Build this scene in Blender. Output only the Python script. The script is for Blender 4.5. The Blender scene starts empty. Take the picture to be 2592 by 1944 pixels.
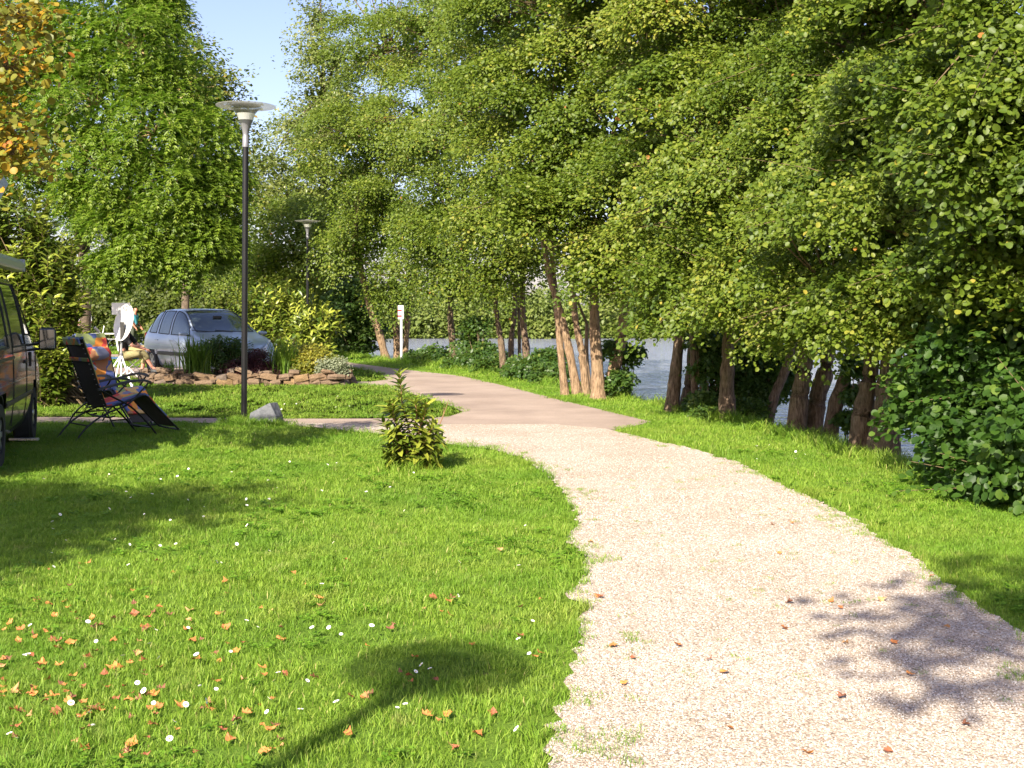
import bpy, bmesh, math, random
import numpy as np
from mathutils import Vector, Matrix
sc = bpy.context.scene
COL = sc.collection
rad = math.radians
# ---------------------------------------------------------------- camera, sky, sun, exposure
cam_d = bpy.data.cameras.new('camera')
cam = bpy.data.objects.new('camera', cam_d); COL.objects.link(cam)
cam.location = (0, 0, 1.55); cam.rotation_euler = (rad(90), 0, 0)
cam_d.sensor_width = 36; cam_d.lens = 36 * 3000 / 2592
cam_d.shift_y = -184 / 2592
cam_d.clip_start = 0.1; cam_d.clip_end = 1500
sc.camera = cam
SUN_EL = rad(36)
SH = Vector((-0.40, -0.92, 0)).normalized()          # horizontal direction towards the sun
TO_SUN = Vector((SH.x * math.cos(SUN_EL), SH.y * math.cos(SUN_EL), math.sin(SUN_EL)))
w = bpy.data.worlds.new('World'); sc.world = w; w.use_nodes = True
nt = w.node_tree; nt.nodes.clear()
sky = nt.nodes.new('ShaderNodeTexSky'); sky.sky_type = 'NISHITA'; sky.sun_disc = False
sky.sun_elevation = SUN_EL; sky.sun_rotation = math.atan2(SH.x, SH.y)
sky.air_density = 1.0; sky.dust_density = 1.6; sky.ozone_density = 1.4
bg = nt.nodes.new('ShaderNodeBackground'); bg.inputs['Strength'].default_value = 0.088
wo = nt.nodes.new('ShaderNodeOutputWorld')
wb = nt.nodes.new('ShaderNodeMixRGB'); wb.blend_type = 'MULTIPLY'; wb.inputs[0].default_value = 1; wb.inputs[2].default_value = (1.0, 0.875, 0.97, 1)   # white balance
nt.links.new(sky.outputs[0], wb.inputs[1]); nt.links.new(wb.outputs[0], bg.inputs[0]); nt.links.new(bg.outputs[0], wo.inputs[0])
sun_d = bpy.data.lights.new('sun', 'SUN'); sun_d.energy = 4.6; sun_d.angle = rad(0.55); sun_d.color = (1.0, 0.90, 0.74)
sun = bpy.data.objects.new('sun', sun_d); COL.objects.link(sun)
sun.rotation_euler = (-TO_SUN).to_track_quat('-Z', 'Y').to_euler(); sun.location = (-20, -15, 30)
sc.view_settings.view_transform = 'Standard'; sc.view_settings.look = 'None'
sc.view_settings.exposure = 1.6; sc.view_settings.gamma = 1.0; sc.view_settings.use_curve_mapping = False
sc.render.engine = 'CYCLES'
sc.cycles.max_bounces = 6; sc.cycles.diffuse_bounces = 4; sc.cycles.glossy_bounces = 3; sc.cycles.transmission_bounces = 4
sc.cycles.transparent_max_bounces = 6; sc.cycles.use_denoising = True

# ---------------------------------------------------------------- helpers
S = 2592 / 2212
EYE, F, U0, V0 = 1.55, 3000.0, 1296.0, 788.0
def G(u, v, z=0.0):
    """point of the ground plane z seen at photo position (u, v)"""
    k = v * S - V0; y = F * (EYE - z) / k
    return ((u * S - U0) / F * y, y)
def Wp(u, v, y):
    return np.array([(u * S - U0) / F * y, y, EYE + (V0 - v * S) / F * y])
def px(n, y): return n * S / F * y                    # photo length at depth y in metres

def tag(o, label=None, cat=None, group=None, kind=None):
    if label: o['label'] = label
    if cat: o['category'] = cat
    if group: o['group'] = group
    if kind: o['kind'] = kind
    return o
def empty(name, loc=(0, 0, 0), rz=0.0):
    o = bpy.data.objects.new(name, None); COL.objects.link(o)
    o.location = loc; o.rotation_euler = (0, 0, rz); o.empty_display_size = 0.2
    return o
def link(name, me, mat=None, parent=None):
    o = bpy.data.objects.new(name, me); COL.objects.link(o)
    if mat is not None and not me.materials: me.materials.append(mat)
    if parent is not None: o.parent = parent
    return o
def raw_mesh(name, V, L, sizes, tint=None, smooth=False):
    me = bpy.data.meshes.new(name)
    V = np.asarray(V, dtype=np.float32); L = np.asarray(L, dtype=np.int32); sizes = np.asarray(sizes, dtype=np.int32)
    me.vertices.add(len(V)); me.vertices.foreach_set('co', V.ravel())
    me.loops.add(len(L)); me.loops.foreach_set('vertex_index', L)
    me.polygons.add(len(sizes))
    st = np.zeros(len(sizes), dtype=np.int32); st[1:] = np.cumsum(sizes)[:-1]
    me.polygons.foreach_set('loop_start', st)
    if smooth: me.polygons.foreach_set('use_smooth', np.ones(len(sizes), dtype=bool))
    me.update(calc_edges=True)
    if tint is not None:
        a = me.attributes.new('tint', 'FLOAT', 'POINT'); a.data.foreach_set('value', np.asarray(tint, dtype=np.float32))
    return me
class MB:
    """collects shapes, builds ONE mesh object"""
    def __init__(s): s.v = []; s.f = []
    def add(s, V, Fs):
        b = len(s.v); s.v += [tuple(float(c) for c in p) for p in V]; s.f += [tuple(b + i for i in f) for f in Fs]
    def box(s, c, d, rz=0, M=None, taper=1.0):
        cx, cy, cz = c; x, y, z = d[0] / 2, d[1] / 2, d[2] / 2
        P = [Vector((a * x * (taper if e > 0 else 1), b * y * (taper if e > 0 else 1), e * z)) for e in (-1, 1) for a, b in ((-1, -1), (1, -1), (1, 1), (-1, 1))]
        R = M if M is not None else Matrix.Rotation(rz, 3, 'Z')
        P = [R @ p + Vector(c) for p in P]
        s.add(P, [(0, 3, 2, 1), (4, 5, 6, 7), (0, 1, 5, 4), (1, 2, 6, 5), (2, 3, 7, 6), (3, 0, 4, 7)])
    def tube(s, pts, r, n=8, cap=True):
        pts = [Vector(p) for p in pts]
        rs = r if hasattr(r, '__len__') else [r] * len(pts)
        V = []; ref = Vector((0, 0, 1))
        for i, p in enumerate(pts):
            t = (pts[min(i + 1, len(pts) - 1)] - pts[max(i - 1, 0)]).normalized()
            a = t.cross(ref)
            if a.length < 0.15: a = t.cross(Vector((0, 1, 0)))
            a.normalize(); b = t.cross(a).normalized()
            for k in range(n):
                th = 2 * math.pi * k / n
                V.append(p + (a * math.cos(th) + b * math.sin(th)) * rs[i])
        Fs = []
        for i in range(len(pts) - 1):
            for k in range(n):
                k2 = (k + 1) % n
                Fs.append((i * n + k, i * n + k2, (i + 1) * n + k2, (i + 1) * n + k))
        if cap:
            Fs.append(tuple(range(n))[::-1]); Fs.append(tuple((len(pts) - 1) * n + k for k in range(n)))
        s.add(V, Fs)
    def lathe(s, prof, c=(0, 0, 0), n=32, M=None):
        V = []; Fs = []
        for r, z in prof:
            for k in range(n):
                th = 2 * math.pi * k / n; p = Vector((r * math.cos(th), r * math.sin(th), z))
                if M is not None: p = M @ p
                V.append(p + Vector(c))
        for i in range(len(prof) - 1):
            for k in range(n):
                k2 = (k + 1) % n
                Fs.append((i * n + k, i * n + k2, (i + 1) * n + k2, (i + 1) * n + k))
        Fs.append(tuple(range(n))[::-1]); Fs.append(tuple((len(prof) - 1) * n + k for k in range(n)))
        s.add(V, Fs)
    def build(s, name, mat, parent=None, smooth=False, bevel=0, org=(0, 0, 0)):
        me = bpy.data.meshes.new(name)
        ox, oy, oz = org
        me.from_pydata([(x - ox, y - oy, z - oz) for x, y, z in s.v], [], s.f)
        bm = bmesh.new(); bm.from_mesh(me); bmesh.ops.recalc_face_normals(bm, faces=bm.faces)
        if bevel: bmesh.ops.bevel(bm, geom=list(bm.edges), offset=bevel, segments=1, affect='EDGES', clamp_overlap=True)
        bm.to_mesh(me); bm.free()
        if smooth:
            for p in me.polygons: p.use_smooth = True
            try: me.set_sharp_from_angle(angle=rad(40))
            except Exception: pass
        return link(name, me, mat, parent)
def spline(P, n):
    """Catmull-Rom through P (k,d) resampled with n steps per span"""
    P = np.asarray(P, float); Q = np.vstack([2 * P[0] - P[1], P, 2 * P[-1] - P[-2]])
    out = []
    for i in range(len(P) - 1):
        a, b, c, d = Q[i], Q[i + 1], Q[i + 2], Q[i + 3]
        for t in np.linspace(0, 1, n, endpoint=False):
            out.append(0.5 * ((2 * b) + (c - a) * t + (2 * a - 5 * b + 4 * c - d) * t * t + (3 * b - a - 3 * c + d) * t ** 3))
    out.append(P[-1]); return np.array(out)
def nrm(A):
    return A / np.maximum(np.linalg.norm(A, axis=-1, keepdims=True), 1e-9)

# ---------------------------------------------------------------- materials
def mat(name, col=(0.5, 0.5, 0.5), rough=0.6, metal=0.0, spec=0.5, noise=None, bump=0, bscale=40, trans=0, coat=0, emit=None):
    m = bpy.data.materials.new(name); m.use_nodes = True
    n = m.node_tree.nodes; l = m.node_tree.links; b = n['Principled BSDF']
    b.inputs['Base Color'].default_value = (*col, 1); b.inputs['Roughness'].default_value = rough
    b.inputs['Metallic'].default_value = metal; b.inputs['Specular IOR Level'].default_value = spec
    b.inputs['Coat Weight'].default_value = coat; b.inputs['Coat Roughness'].default_value = 0.05
    if trans: b.inputs['Transmission Weight'].default_value = trans
    tc = n.new('ShaderNodeTexCoord')
    if noise:                                            # (second colour, scale)
        c2, scl = noise
        t = n.new('ShaderNodeTexNoise'); t.inputs['Scale'].default_value = scl; t.inputs['Detail'].default_value = 6; t.inputs['Roughness'].default_value = 0.65
        r = n.new('ShaderNodeValToRGB'); r.color_ramp.elements[0].position = 0.35; r.color_ramp.elements[1].position = 0.68
        r.color_ramp.elements[0].color = (*col, 1); r.color_ramp.elements[1].color = (*c2, 1)
        l.new(tc.outputs['Object'], t.inputs['Vector']); l.new(t.outputs['Fac'], r.inputs[0]); l.new(r.outputs[0], b.inputs['Base Color'])
    if bump:
        t2 = n.new('ShaderNodeTexNoise'); t2.inputs['Scale'].default_value = bscale; t2.inputs['Detail'].default_value = 8
        bp = n.new('ShaderNodeBump'); bp.inputs['Strength'].default_value = bump; bp.inputs['Distance'].default_value = 0.02
        l.new(tc.outputs['Object'], t2.inputs['Vector']); l.new(t2.outputs['Fac'], bp.inputs['Height']); l.new(bp.outputs[0], b.inputs['Normal'])
    return m
def leaf_mat(name, stops, rough=0.5, spec=0.35, transl=0.36, tcol=(0.25, 0.36, 0.03), patch=None):
    """per-leaf tint attribute -> leaf colour; a share of the light passes through the blade"""
    m = bpy.data.materials.new(name); m.use_nodes = True
    n = m.node_tree.nodes; l = m.node_tree.links; b = n['Principled BSDF']; out = n['Material Output']
    a = n.new('ShaderNodeAttribute'); a.attribute_name = 'tint'
    r = n.new('ShaderNodeValToRGB'); el = r.color_ramp.elements
    el[0].position, el[0].color = stops[0][0], (*stops[0][1], 1); el[1].position, el[1].color = stops[-1][0], (*stops[-1][1], 1)
    for p, c in stops[1:-1]:
        e = el.new(p); e.color = (*c, 1)
    l.new(a.outputs['Fac'], r.inputs[0])
    if patch:                                            # worn and lusher patches of the turf, by place
        ge = n.new('ShaderNodeNewGeometry'); cur = r
        for scl, lo, hi, col, amt in patch:
            t_ = n.new('ShaderNodeTexNoise'); t_.inputs['Scale'].default_value = scl; t_.inputs['Detail'].default_value = 5; l.new(ge.outputs['Position'], t_.inputs['Vector'])
            mr_ = n.new('ShaderNodeMapRange'); mr_.inputs['From Min'].default_value = lo; mr_.inputs['From Max'].default_value = hi; mr_.inputs['To Max'].default_value = amt; l.new(t_.outputs['Fac'], mr_.inputs['Value'])
            mx_ = n.new('ShaderNodeMixRGB'); l.new(mr_.outputs[0], mx_.inputs[0]); l.new(cur.outputs[0], mx_.inputs[1]); mx_.inputs[2].default_value = (*col, 1); cur = mx_
        r = cur
    l.new(r.outputs[0], b.inputs['Base Color'])
    b.inputs['Roughness'].default_value = rough; b.inputs['Specular IOR Level'].default_value = spec
    t = n.new('ShaderNodeBsdfTranslucent'); mx = n.new('ShaderNodeMixRGB'); mx.inputs[0].default_value = 0.65
    mx.inputs[2].default_value = (*tcol, 1); l.new(r.outputs[0], mx.inputs[1]); l.new(mx.outputs[0], t.inputs[0])
    ms = n.new('ShaderNodeMixShader'); ms.inputs[0].default_value = transl
    l.new(b.outputs[0], ms.inputs[1]); l.new(t.outputs[0], ms.inputs[2]); l.new(ms.outputs[0], out.inputs[0])
    return m
M_ALDER = leaf_mat('alder_leaf', [(0, (0.045, 0.085, 0.008)), (0.55, (0.112, 0.160, 0.015)), (0.9, (0.20, 0.23, 0.030)), (0.97, (0.30, 0.26, 0.04)), (1, (0.32, 0.13, 0.03))])
M_PALE = leaf_mat('poplar_leaf', [(0, (0.085, 0.115, 0.028)), (0.6, (0.15, 0.18, 0.05)), (1, (0.25, 0.25, 0.08))], rough=0.36)
M_ASH = leaf_mat('ash_leaf', [(0, (0.065, 0.115, 0.010)), (0.6, (0.145, 0.215, 0.016)), (1, (0.26, 0.31, 0.035))], rough=0.45, tcol=(0.20, 0.42, 0.03))
M_MAPLE = leaf_mat('maple_leaf', [(0, (0.10, 0.13, 0.02)), (0.55, (0.20, 0.20, 0.025)), (0.75, (0.42, 0.24, 0.02)), (1, (0.40, 0.11, 0.02))], rough=0.5, tcol=(0.5, 0.32, 0.03))
M_YMAPLE = leaf_mat('turning_leaf', [(0, (0.07, 0.11, 0.018)), (0.6, (0.14, 0.16, 0.03)), (1, (0.28, 0.17, 0.04))], rough=0.5)
M_LAUREL = leaf_mat('laurel_leaf', [(0, (0.045, 0.085, 0.010)), (0.5, (0.12, 0.165, 0.018)), (1, (0.28, 0.31, 0.04))], rough=0.36, transl=0.2, tcol=(0.3, 0.38, 0.04))
M_BUSH = leaf_mat('bush_leaf', [(0, (0.022, 0.055, 0.010)), (0.6, (0.045, 0.095, 0.014)), (0.95, (0.11, 0.17, 0.025)), (1, (0.24, 0.22, 0.035))], rough=0.48, spec=.25, tcol=(0.18, 0.36, 0.03))  # leaf greens darkened somewhat to carry the shade on the bush
M_UNDER = leaf_mat('undergrowth_leaf', [(0, (0.030, 0.070, 0.015)), (0.7, (0.065, 0.12, 0.02)), (1, (0.15, 0.19, 0.035))], rough=0.42)
M_HEDGE = leaf_mat('hedge_leaf', [(0, (0.040, 0.062, 0.015)), (0.7, (0.095, 0.12, 0.025)), (1, (0.2, 0.2, 0.05))], rough=0.45)
M_IRIS = leaf_mat('iris_leaf', [(0, (0.08, 0.16, 0.02)), (0.7, (0.15, 0.26, 0.03)), (1, (0.30, 0.30, 0.06))], rough=0.4)
M_PURPLE = leaf_mat('barberry_leaf', [(0, (0.030, 0.014, 0.016)), (0.7, (0.07, 0.026, 0.028)), (1, (0.14, 0.05, 0.04))], rough=0.45, tcol=(0.25, 0.05, 0.05))
M_YELLOW = leaf_mat('golden_leaf', [(0, (0.10, 0.13, 0.02)), (0.6, (0.28, 0.26, 0.03)), (1, (0.45, 0.38, 0.05))], tcol=(0.5, 0.45, 0.05))
M_SILVER = leaf_mat('silver_leaf', [(0, (0.18, 0.21, 0.13)), (1, (0.36, 0.39, 0.27))], rough=0.7)
M_FARBUSH = leaf_mat('far_leaf', [(0, (0.075, 0.115, 0.025)), (0.6, (0.13, 0.17, 0.035)), (1, (0.22, 0.25, 0.07))], rough=0.5)
M_GRASS = leaf_mat('grass_blade', [(0, (0.100, 0.185, 0.018)), (0.55, (0.190, 0.310, 0.032)), (0.9, (0.29, 0.385, 0.06)), (1, (0.42, 0.38, 0.14))], rough=0.5, spec=.18, transl=0.35, tcol=(0.22, 0.42, 0.03), patch=[(1.3, .52, .70, (.24, .29, .05), .55), (0.7, .48, .64, (.09, .20, .018), .65), (5.5, .60, .72, (.32, .28, .11), .45)])
M_CLOVER = leaf_mat('clover_leaf', [(0, (0.085, 0.185, 0.012)), (1, (0.165, 0.30, 0.022))], rough=0.5, tcol=(0.15, 0.4, 0.03))
def bark_mat(name, stops, moss=0.35):
    m = bpy.data.materials.new(name); m.use_nodes = True; n = m.node_tree.nodes; l = m.node_tree.links; b = n['Principled BSDF']; b.inputs['Roughness'].default_value = .92; b.inputs['Specular IOR Level'].default_value = .2
    tc = n.new('ShaderNodeTexCoord'); mp = n.new('ShaderNodeMapping'); mp.inputs['Scale'].default_value = (1, 1, .22); l.new(tc.outputs['Object'], mp.inputs[0])
    def nz(s, d=8, v=None):
        t = n.new('ShaderNodeTexNoise'); t.inputs['Scale'].default_value = s; t.inputs['Detail'].default_value = d; t.inputs['Roughness'].default_value = .7; l.new(v or mp.outputs[0], t.inputs['Vector']); return t
    t1 = nz(34); t2 = nz(3.2, 5, tc.outputs['Object']); r = n.new('ShaderNodeValToRGB'); el = r.color_ramp.elements
    el[0].position, el[0].color = .36, (*stops[0], 1); el[1].position, el[1].color = .68, (*stops[2], 1); e = el.new(.5); e.color = (*stops[1], 1); l.new(t1.outputs['Fac'], r.inputs[0])
    r2 = n.new('ShaderNodeValToRGB'); r2.color_ramp.elements[0].position = .48; r2.color_ramp.elements[1].position = .66; r2.color_ramp.elements[0].color = (0, 0, 0, 1); r2.color_ramp.elements[1].color = (moss, moss, moss, 1); l.new(t2.outputs['Fac'], r2.inputs[0])
    mx = n.new('ShaderNodeMixRGB'); l.new(r2.outputs[0], mx.inputs[0]); l.new(r.outputs[0], mx.inputs[1]); mx.inputs[2].default_value = (.10, .105, .045, 1); l.new(mx.outputs[0], b.inputs['Base Color'])
    bp = n.new('ShaderNodeBump'); bp.inputs['Strength'].default_value = 1; bp.inputs['Distance'].default_value = .05; l.new(t1.outputs['Fac'], bp.inputs['Height']); l.new(bp.outputs[0], b.inputs['Normal']); return m
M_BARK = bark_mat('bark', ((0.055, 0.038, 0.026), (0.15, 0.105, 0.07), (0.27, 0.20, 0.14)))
M_BARKLIT = bark_mat('sunlit_bark', ((0.10, 0.065, 0.04), (0.27, 0.18, 0.11), (0.40, 0.29, 0.19)), .25)  # same alder bark, sunlight painted in as a lighter colour
M_BARKD = mat('dark_bark', (0.06, 0.045, 0.03), 0.9, noise=((0.15, 0.11, 0.075), 9), bump=0.9, bscale=22)
M_TWIG = mat('twig', (0.085, 0.06, 0.03), 0.85, noise=((0.16, 0.11, 0.055), 14))
M_ASHTWIG = mat('ash_twig', (0.30, 0.22, 0.09), 0.7, noise=((0.42, 0.32, 0.14), 14))
# ---------------------------------------------------------------- ground, water, paths
BANK = np.array([(4.9, -40), (4.9, 0), (4.6, 5), (4.2, 9.5), (3.72, 13), (3.2, 16.4), (2.6, 19), (1.95, 21.3), (0.7, 25.5), (-1.1, 31), (-3.2, 36), (-5.6, 40.6), (-11, 46.5), (-20, 53), (-40, 61), (-90, 68), (-400, 80)], float)
def bank_d(X, Y):
    """signed distance to the bank edge, positive on the water side"""
    P = np.stack([X, Y], -1).astype(float); best = np.full(X.shape, 1e9); sgn = np.ones(X.shape)
    for a, b in zip(BANK[:-1], BANK[1:]):
        ab = b - a; t = np.clip(((P - a) @ ab) / (ab @ ab), 0, 1)
        q = a + t[..., None] * ab; d = np.hypot(P[..., 0] - q[..., 0], P[..., 1] - q[..., 1])
        cr = ab[0] * (P[..., 1] - a[1]) - ab[1] * (P[..., 0] - a[0])
        m = d < best; best = np.where(m, d, best); sgn = np.where(m, np.where(cr < 0, 1.0, -1.0), sgn)
    return best * sgn
def sstep(a, b, x):
    t = np.clip((x - a) / (b - a), 0, 1); return t * t * (3 - 2 * t)
def ground_z(X, Y):
    X = np.asarray(X, float); Y = np.asarray(Y, float)
    z = -1.4 * sstep(-0.15, 2.6, bank_d(X, Y))
    far = sstep(98, 106, Y + 0.06 * X) * (bank_d(X, Y) > 0)
    return z * (1 - far) + 0.3 * far
xs = np.concatenate([np.array([-600, -300, -150, -90, -60, -45, -35]), np.arange(-28, -8, 1.0), np.arange(-8, 12, 0.25), np.arange(12, 30, 1.5), np.array([32, 40, 55, 80, 120, 200, 350, 600])])
ys = np.concatenate([np.array([-300, -120, -60, -30, -15]), np.arange(-8, 48, 0.4), np.arange(48, 70, 1.0), np.arange(70, 112, 2.0), np.array([115, 125, 150, 200, 300, 500, 900])])
GX, GY = np.meshgrid(xs, ys, indexing='ij')
GZ = ground_z(GX, GY)
V = np.stack([GX, GY, GZ], -1).reshape(-1, 3); nx, ny = len(xs), len(ys)
I, J = np.meshgrid(np.arange(nx - 1), np.arange(ny - 1), indexing='ij')
Q = np.stack([I * ny + J, (I + 1) * ny + J, (I + 1) * ny + J + 1, I * ny + J + 1], -1).reshape(-1)
me = raw_mesh('ground', V, Q, np.full(len(Q) // 4, 4), smooth=True)
m = bpy.data.materials.new('turf'); m.use_nodes = True
n = m.node_tree.nodes; l = m.node_tree.links; b = n['Principled BSDF']; b.inputs['Roughness'].default_value = 0.9; b.inputs['Specular IOR Level'].default_value = 0.15
geo = n.new('ShaderNodeNewGeometry')
def noise_node(scale, detail=5, rough=0.6, vec=None):
    t = n.new('ShaderNodeTexNoise'); t.inputs['Scale'].default_value = scale; t.inputs['Detail'].default_value = detail; t.inputs['Roughness'].default_value = rough
    l.new(vec or geo.outputs['Position'], t.inputs['Vector']); return t
def ramp_node(inp, stops):
    r = n.new('ShaderNodeValToRGB'); el = r.color_ramp.elements
    el[0].position, el[0].color = stops[0][0], (*stops[0][1], 1); el[1].position, el[1].color = stops[-1][0], (*stops[-1][1], 1)
    for p, c in stops[1:-1]:
        e = el.new(p); e.color = (*c, 1)
    l.new(inp, r.inputs[0]); return r
t1 = noise_node(45, 8, 0.75); r1 = ramp_node(t1.outputs['Fac'], [(0.3, (0.07, 0.13, 0.015)), (0.5, (0.145, 0.245, 0.025)), (0.72, (0.235, 0.325, 0.045))])
t2 = noise_node(0.55, 4); r2 = ramp_node(t2.outputs['Fac'], [(0.35, (0.72, 0.82, 0.8)), (0.65, (1.1, 1.05, 1.0))])
mx = n.new('ShaderNodeMixRGB'); mx.blend_type = 'MULTIPLY'; mx.inputs[0].default_value = 1
l.new(r1.outputs[0], mx.inputs[1]); l.new(r2.outputs[0], mx.inputs[2])
t3 = noise_node(3.1, 6); r3 = ramp_node(t3.outputs['Fac'], [(0.66, (0, 0, 0)), (0.76, (1, 1, 1))])
mx2 = n.new('ShaderNodeMixRGB'); l.new(r3.outputs[0], mx2.inputs[0]); l.new(mx.outputs[0], mx2.inputs[1]); mx2.inputs[2].default_value = (0.17, 0.13, 0.06, 1)
sep = n.new('ShaderNodeSeparateXYZ'); l.new(geo.outputs['Position'], sep.inputs[0])
mr = n.new('ShaderNodeMapRange'); mr.inputs['From Min'].default_value = -0.12; mr.inputs['From Max'].default_value = -0.4; l.new(sep.outputs['Z'], mr.inputs['Value'])
mx3 = n.new('ShaderNodeMixRGB'); l.new(mr.outputs[0], mx3.inputs[0]); l.new(mx2.outputs[0], mx3.inputs[1]); mx3.inputs[2].default_value = (0.045, 0.038, 0.022, 1)
l.new(mx3.outputs[0], b.inputs['Base Color'])
bp = n.new('ShaderNodeBump'); bp.inputs['Strength'].default_value = 0.9; bp.inputs['Distance'].default_value = 0.03
l.new(t1.outputs['Fac'], bp.inputs['Height']); l.new(bp.outputs[0], b.inputs['Normal'])
tag(link('ground', me, m), kind='structure', label='grassy ground of the campsite and the river bank')

# water
m = bpy.data.materials.new('lake_water'); m.use_nodes = True
n = m.node_tree.nodes; l = m.node_tree.links; b = n['Principled BSDF']
b.inputs['Base Color'].default_value = (0.21, 0.22, 0.275, 1); b.inputs['Roughness'].default_value = 0.10; b.inputs['IOR'].default_value = 1.33  # pale base colour stands in for the sky's reflection
b.inputs['Specular IOR Level'].default_value = 0.7
geo = n.new('ShaderNodeNewGeometry'); mp = n.new('ShaderNodeMapping'); mp.inputs['Scale'].default_value = (0.55, 1.5, 1); mp.inputs['Rotation'].default_value = (0, 0, rad(12))
l.new(geo.outputs['Position'], mp.inputs['Vector'])
ta = noise_node(1.5, 3, 0.55, mp.outputs[0]); tb = noise_node(5.0, 2, 0.5, mp.outputs[0])
ad = n.new('ShaderNodeMath'); ad.operation = 'MULTIPLY_ADD'; ad.inputs[1].default_value = 0.3; l.new(tb.outputs['Fac'], ad.inputs[0]); l.new(ta.outputs['Fac'], ad.inputs[2])
bp = n.new('ShaderNodeBump'); bp.inputs['Strength'].default_value = 1.0; bp.inputs['Distance'].default_value = 0.18
l.new(ad.outputs[0], bp.inputs['Height']); l.new(bp.outputs[0], b.inputs['Normal'])
mbw = MB(); mbw.add([(-250, -60, -0.72), (350, -60, -0.72), (350, 130, -0.72), (-250, 130, -0.72)], [(0, 1, 2, 3)])
tag(mbw.build('water', m), kind='structure', label='rippled lake water tinted pale for reflected sky behind the bank trees')

# paths
D = lambda u, v: np.array(G(u, v))
A = np.array
ROAD = [D(1410, 912), D(1300, 886), D(1200, 862), D(1100, 836), D(1000, 813), D(850, 796), D(720, 779), A((-14, 42.5)), A((-45, 47.0)),
        A((-45, 43.5)), A((-14, 39.6)), D(720, 790), D(780, 797), D(822, 808), D(838, 820), D(800, 825), D(745, 824),
        A((-4.6, 27.4)), A((-6.0, 30.6)), A((-9.5, 32.4)), A((-22, 33.0)), A((-22, 31.2)), A((-10.6, 30.4)), A((-9.6, 28.6)), A((-8.0, 26.6)), A((-4.3, 25.9)), D(760, 830),
        D(835, 835), D(880, 849), D(930, 862), D(975, 878), D(1000, 890), D(975, 899), D(930, 904), D(800, 905), D(620, 905), A((-5.5, 17.25)), A((-14, 17.7)),
        A((-14, 16.8)), A((-5.5, 16.45)), D(560, 914.5), D(640, 917), D(800, 920), D(1000, 921), D(1200, 921), D(1330, 929)]
GRAVEL = [D(600, 917), D(640, 915.5), D(800, 917), D(1000, 918), D(1200, 918), D(1310, 928), D(1400, 950), D(1500, 972), D(1600, 1002), D(1660, 1036), D(1750, 1077), D(1850, 1124),
          D(1930, 1182), D(2010, 1237), D(2110, 1310), D(2212, 1372), A((2.36, 4.6)), A((2.3, 3)), A((2.3, -6)), A((-0.3, -6)), A((-0.12, 1.5)), A((0.02, 3.0)), D(1185, 1659),
          D(1190, 1600), D(1203, 1550), D(1232, 1500), D(1228, 1440), D(1262, 1400), D(1245, 1365), D(1272, 1310), D(1222, 1290), D(1258, 1250), D(1265, 1205), D(1218, 1165), D(1250, 1140),
          D(1236, 1100), D(1215, 1060), D(1180, 1030), D(1130, 990), D(1050, 970), D(960, 960), D(800, 937), D(690, 926)]
def rough_edge(P, seed, amp=0.03, step=0.06):
    r = np.random.RandomState(seed); out = []
    P = [np.asarray(p, float) for p in P]
    for a, b in zip(P, P[1:] + P[:1]):
        L = np.linalg.norm(b - a); dist = max(4.0, min(a[1], b[1])); k = max(1, int(L / (step * max(1, dist / 8)))); k = min(k, 60)
        nn = np.array([-(b - a)[1], (b - a)[0]]) / max(L, 1e-6)
        for i in range(k):
            out.append(a + (b - a) * i / k + nn * r.normal(0, amp) * min(1, 5 * (i / k) * (1 - i / k)))
    return np.array(out)
def poly_sheet(name, P, z, mat_, label):
    bm = bmesh.new(); vs = [bm.verts.new((p[0], p[1], z)) for p in P]; f = bm.faces.new(vs)
    bmesh.ops.triangulate(bm, faces=[f]); bmesh.ops.recalc_face_normals(bm, faces=bm.faces)
    for f in bm.faces:
        if f.normal.z < 0: f.normal_flip()
    me = bpy.data.meshes.new(name); bm.to_mesh(me); bm.free()
    return tag(link(name, me, mat_), kind='structure', label=label)
def inside(P, X, Y):
    c = np.zeros(X.shape, bool); x1, y1 = P[:, 0], P[:, 1]; x2, y2 = np.roll(x1, -1), np.roll(y1, -1)
    for a, b, cx, d in zip(x1, y1, x2, y2):
        m_ = ((b > Y) != (d > Y))
        if m_.any():
            c ^= m_ & (X < (cx - a) * (Y - b) / (d - b + 1e-12) + a)
    return c
ROADP = rough_edge(ROAD, 3, 0.008, 0.3); GRAVP = rough_edge(GRAVEL, 5, 0.02)
m = bpy.data.materials.new('worn_asphalt'); m.use_nodes = True
n = m.node_tree.nodes; l = m.node_tree.links; b = n['Principled BSDF']; b.inputs['Roughness'].default_value = 0.9
geo = n.new('ShaderNodeNewGeometry')
ta = noise_node(0.9, 5); ra = ramp_node(ta.outputs['Fac'], [(0.32, (0.23, 0.175, 0.14)), (0.7, (0.33, 0.26, 0.21))])
tb = noise_node(60, 4, 0.8); rb = ramp_node(tb.outputs['Fac'], [(0.3, (0.78, 0.78, 0.8)), (0.7, (1.15, 1.14, 1.12))])
mx = n.new('ShaderNodeMixRGB'); mx.blend_type = 'MULTIPLY'; mx.inputs[0].default_value = 1; l.new(ra.outputs[0], mx.inputs[1]); l.new(rb.outputs[0], mx.inputs[2])
l.new(mx.outputs[0], b.inputs['Base Color']); bp = n.new('ShaderNodeBump'); bp.inputs['Strength'].default_value = 0.5; bp.inputs['Distance'].default_value = 0.008
l.new(tb.outputs['Fac'], bp.inputs['Height']); l.new(bp.outputs[0], b.inputs['Normal'])
poly_sheet('road', ROADP, 0.006, m, 'pinkish worn asphalt lane curving along the bank trees')
m = bpy.data.materials.new('pale_gravel'); m.use_nodes = True
n = m.node_tree.nodes; l = m.node_tree.links; b = n['Principled BSDF']; b.inputs['Roughness'].default_value = 0.92
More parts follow.
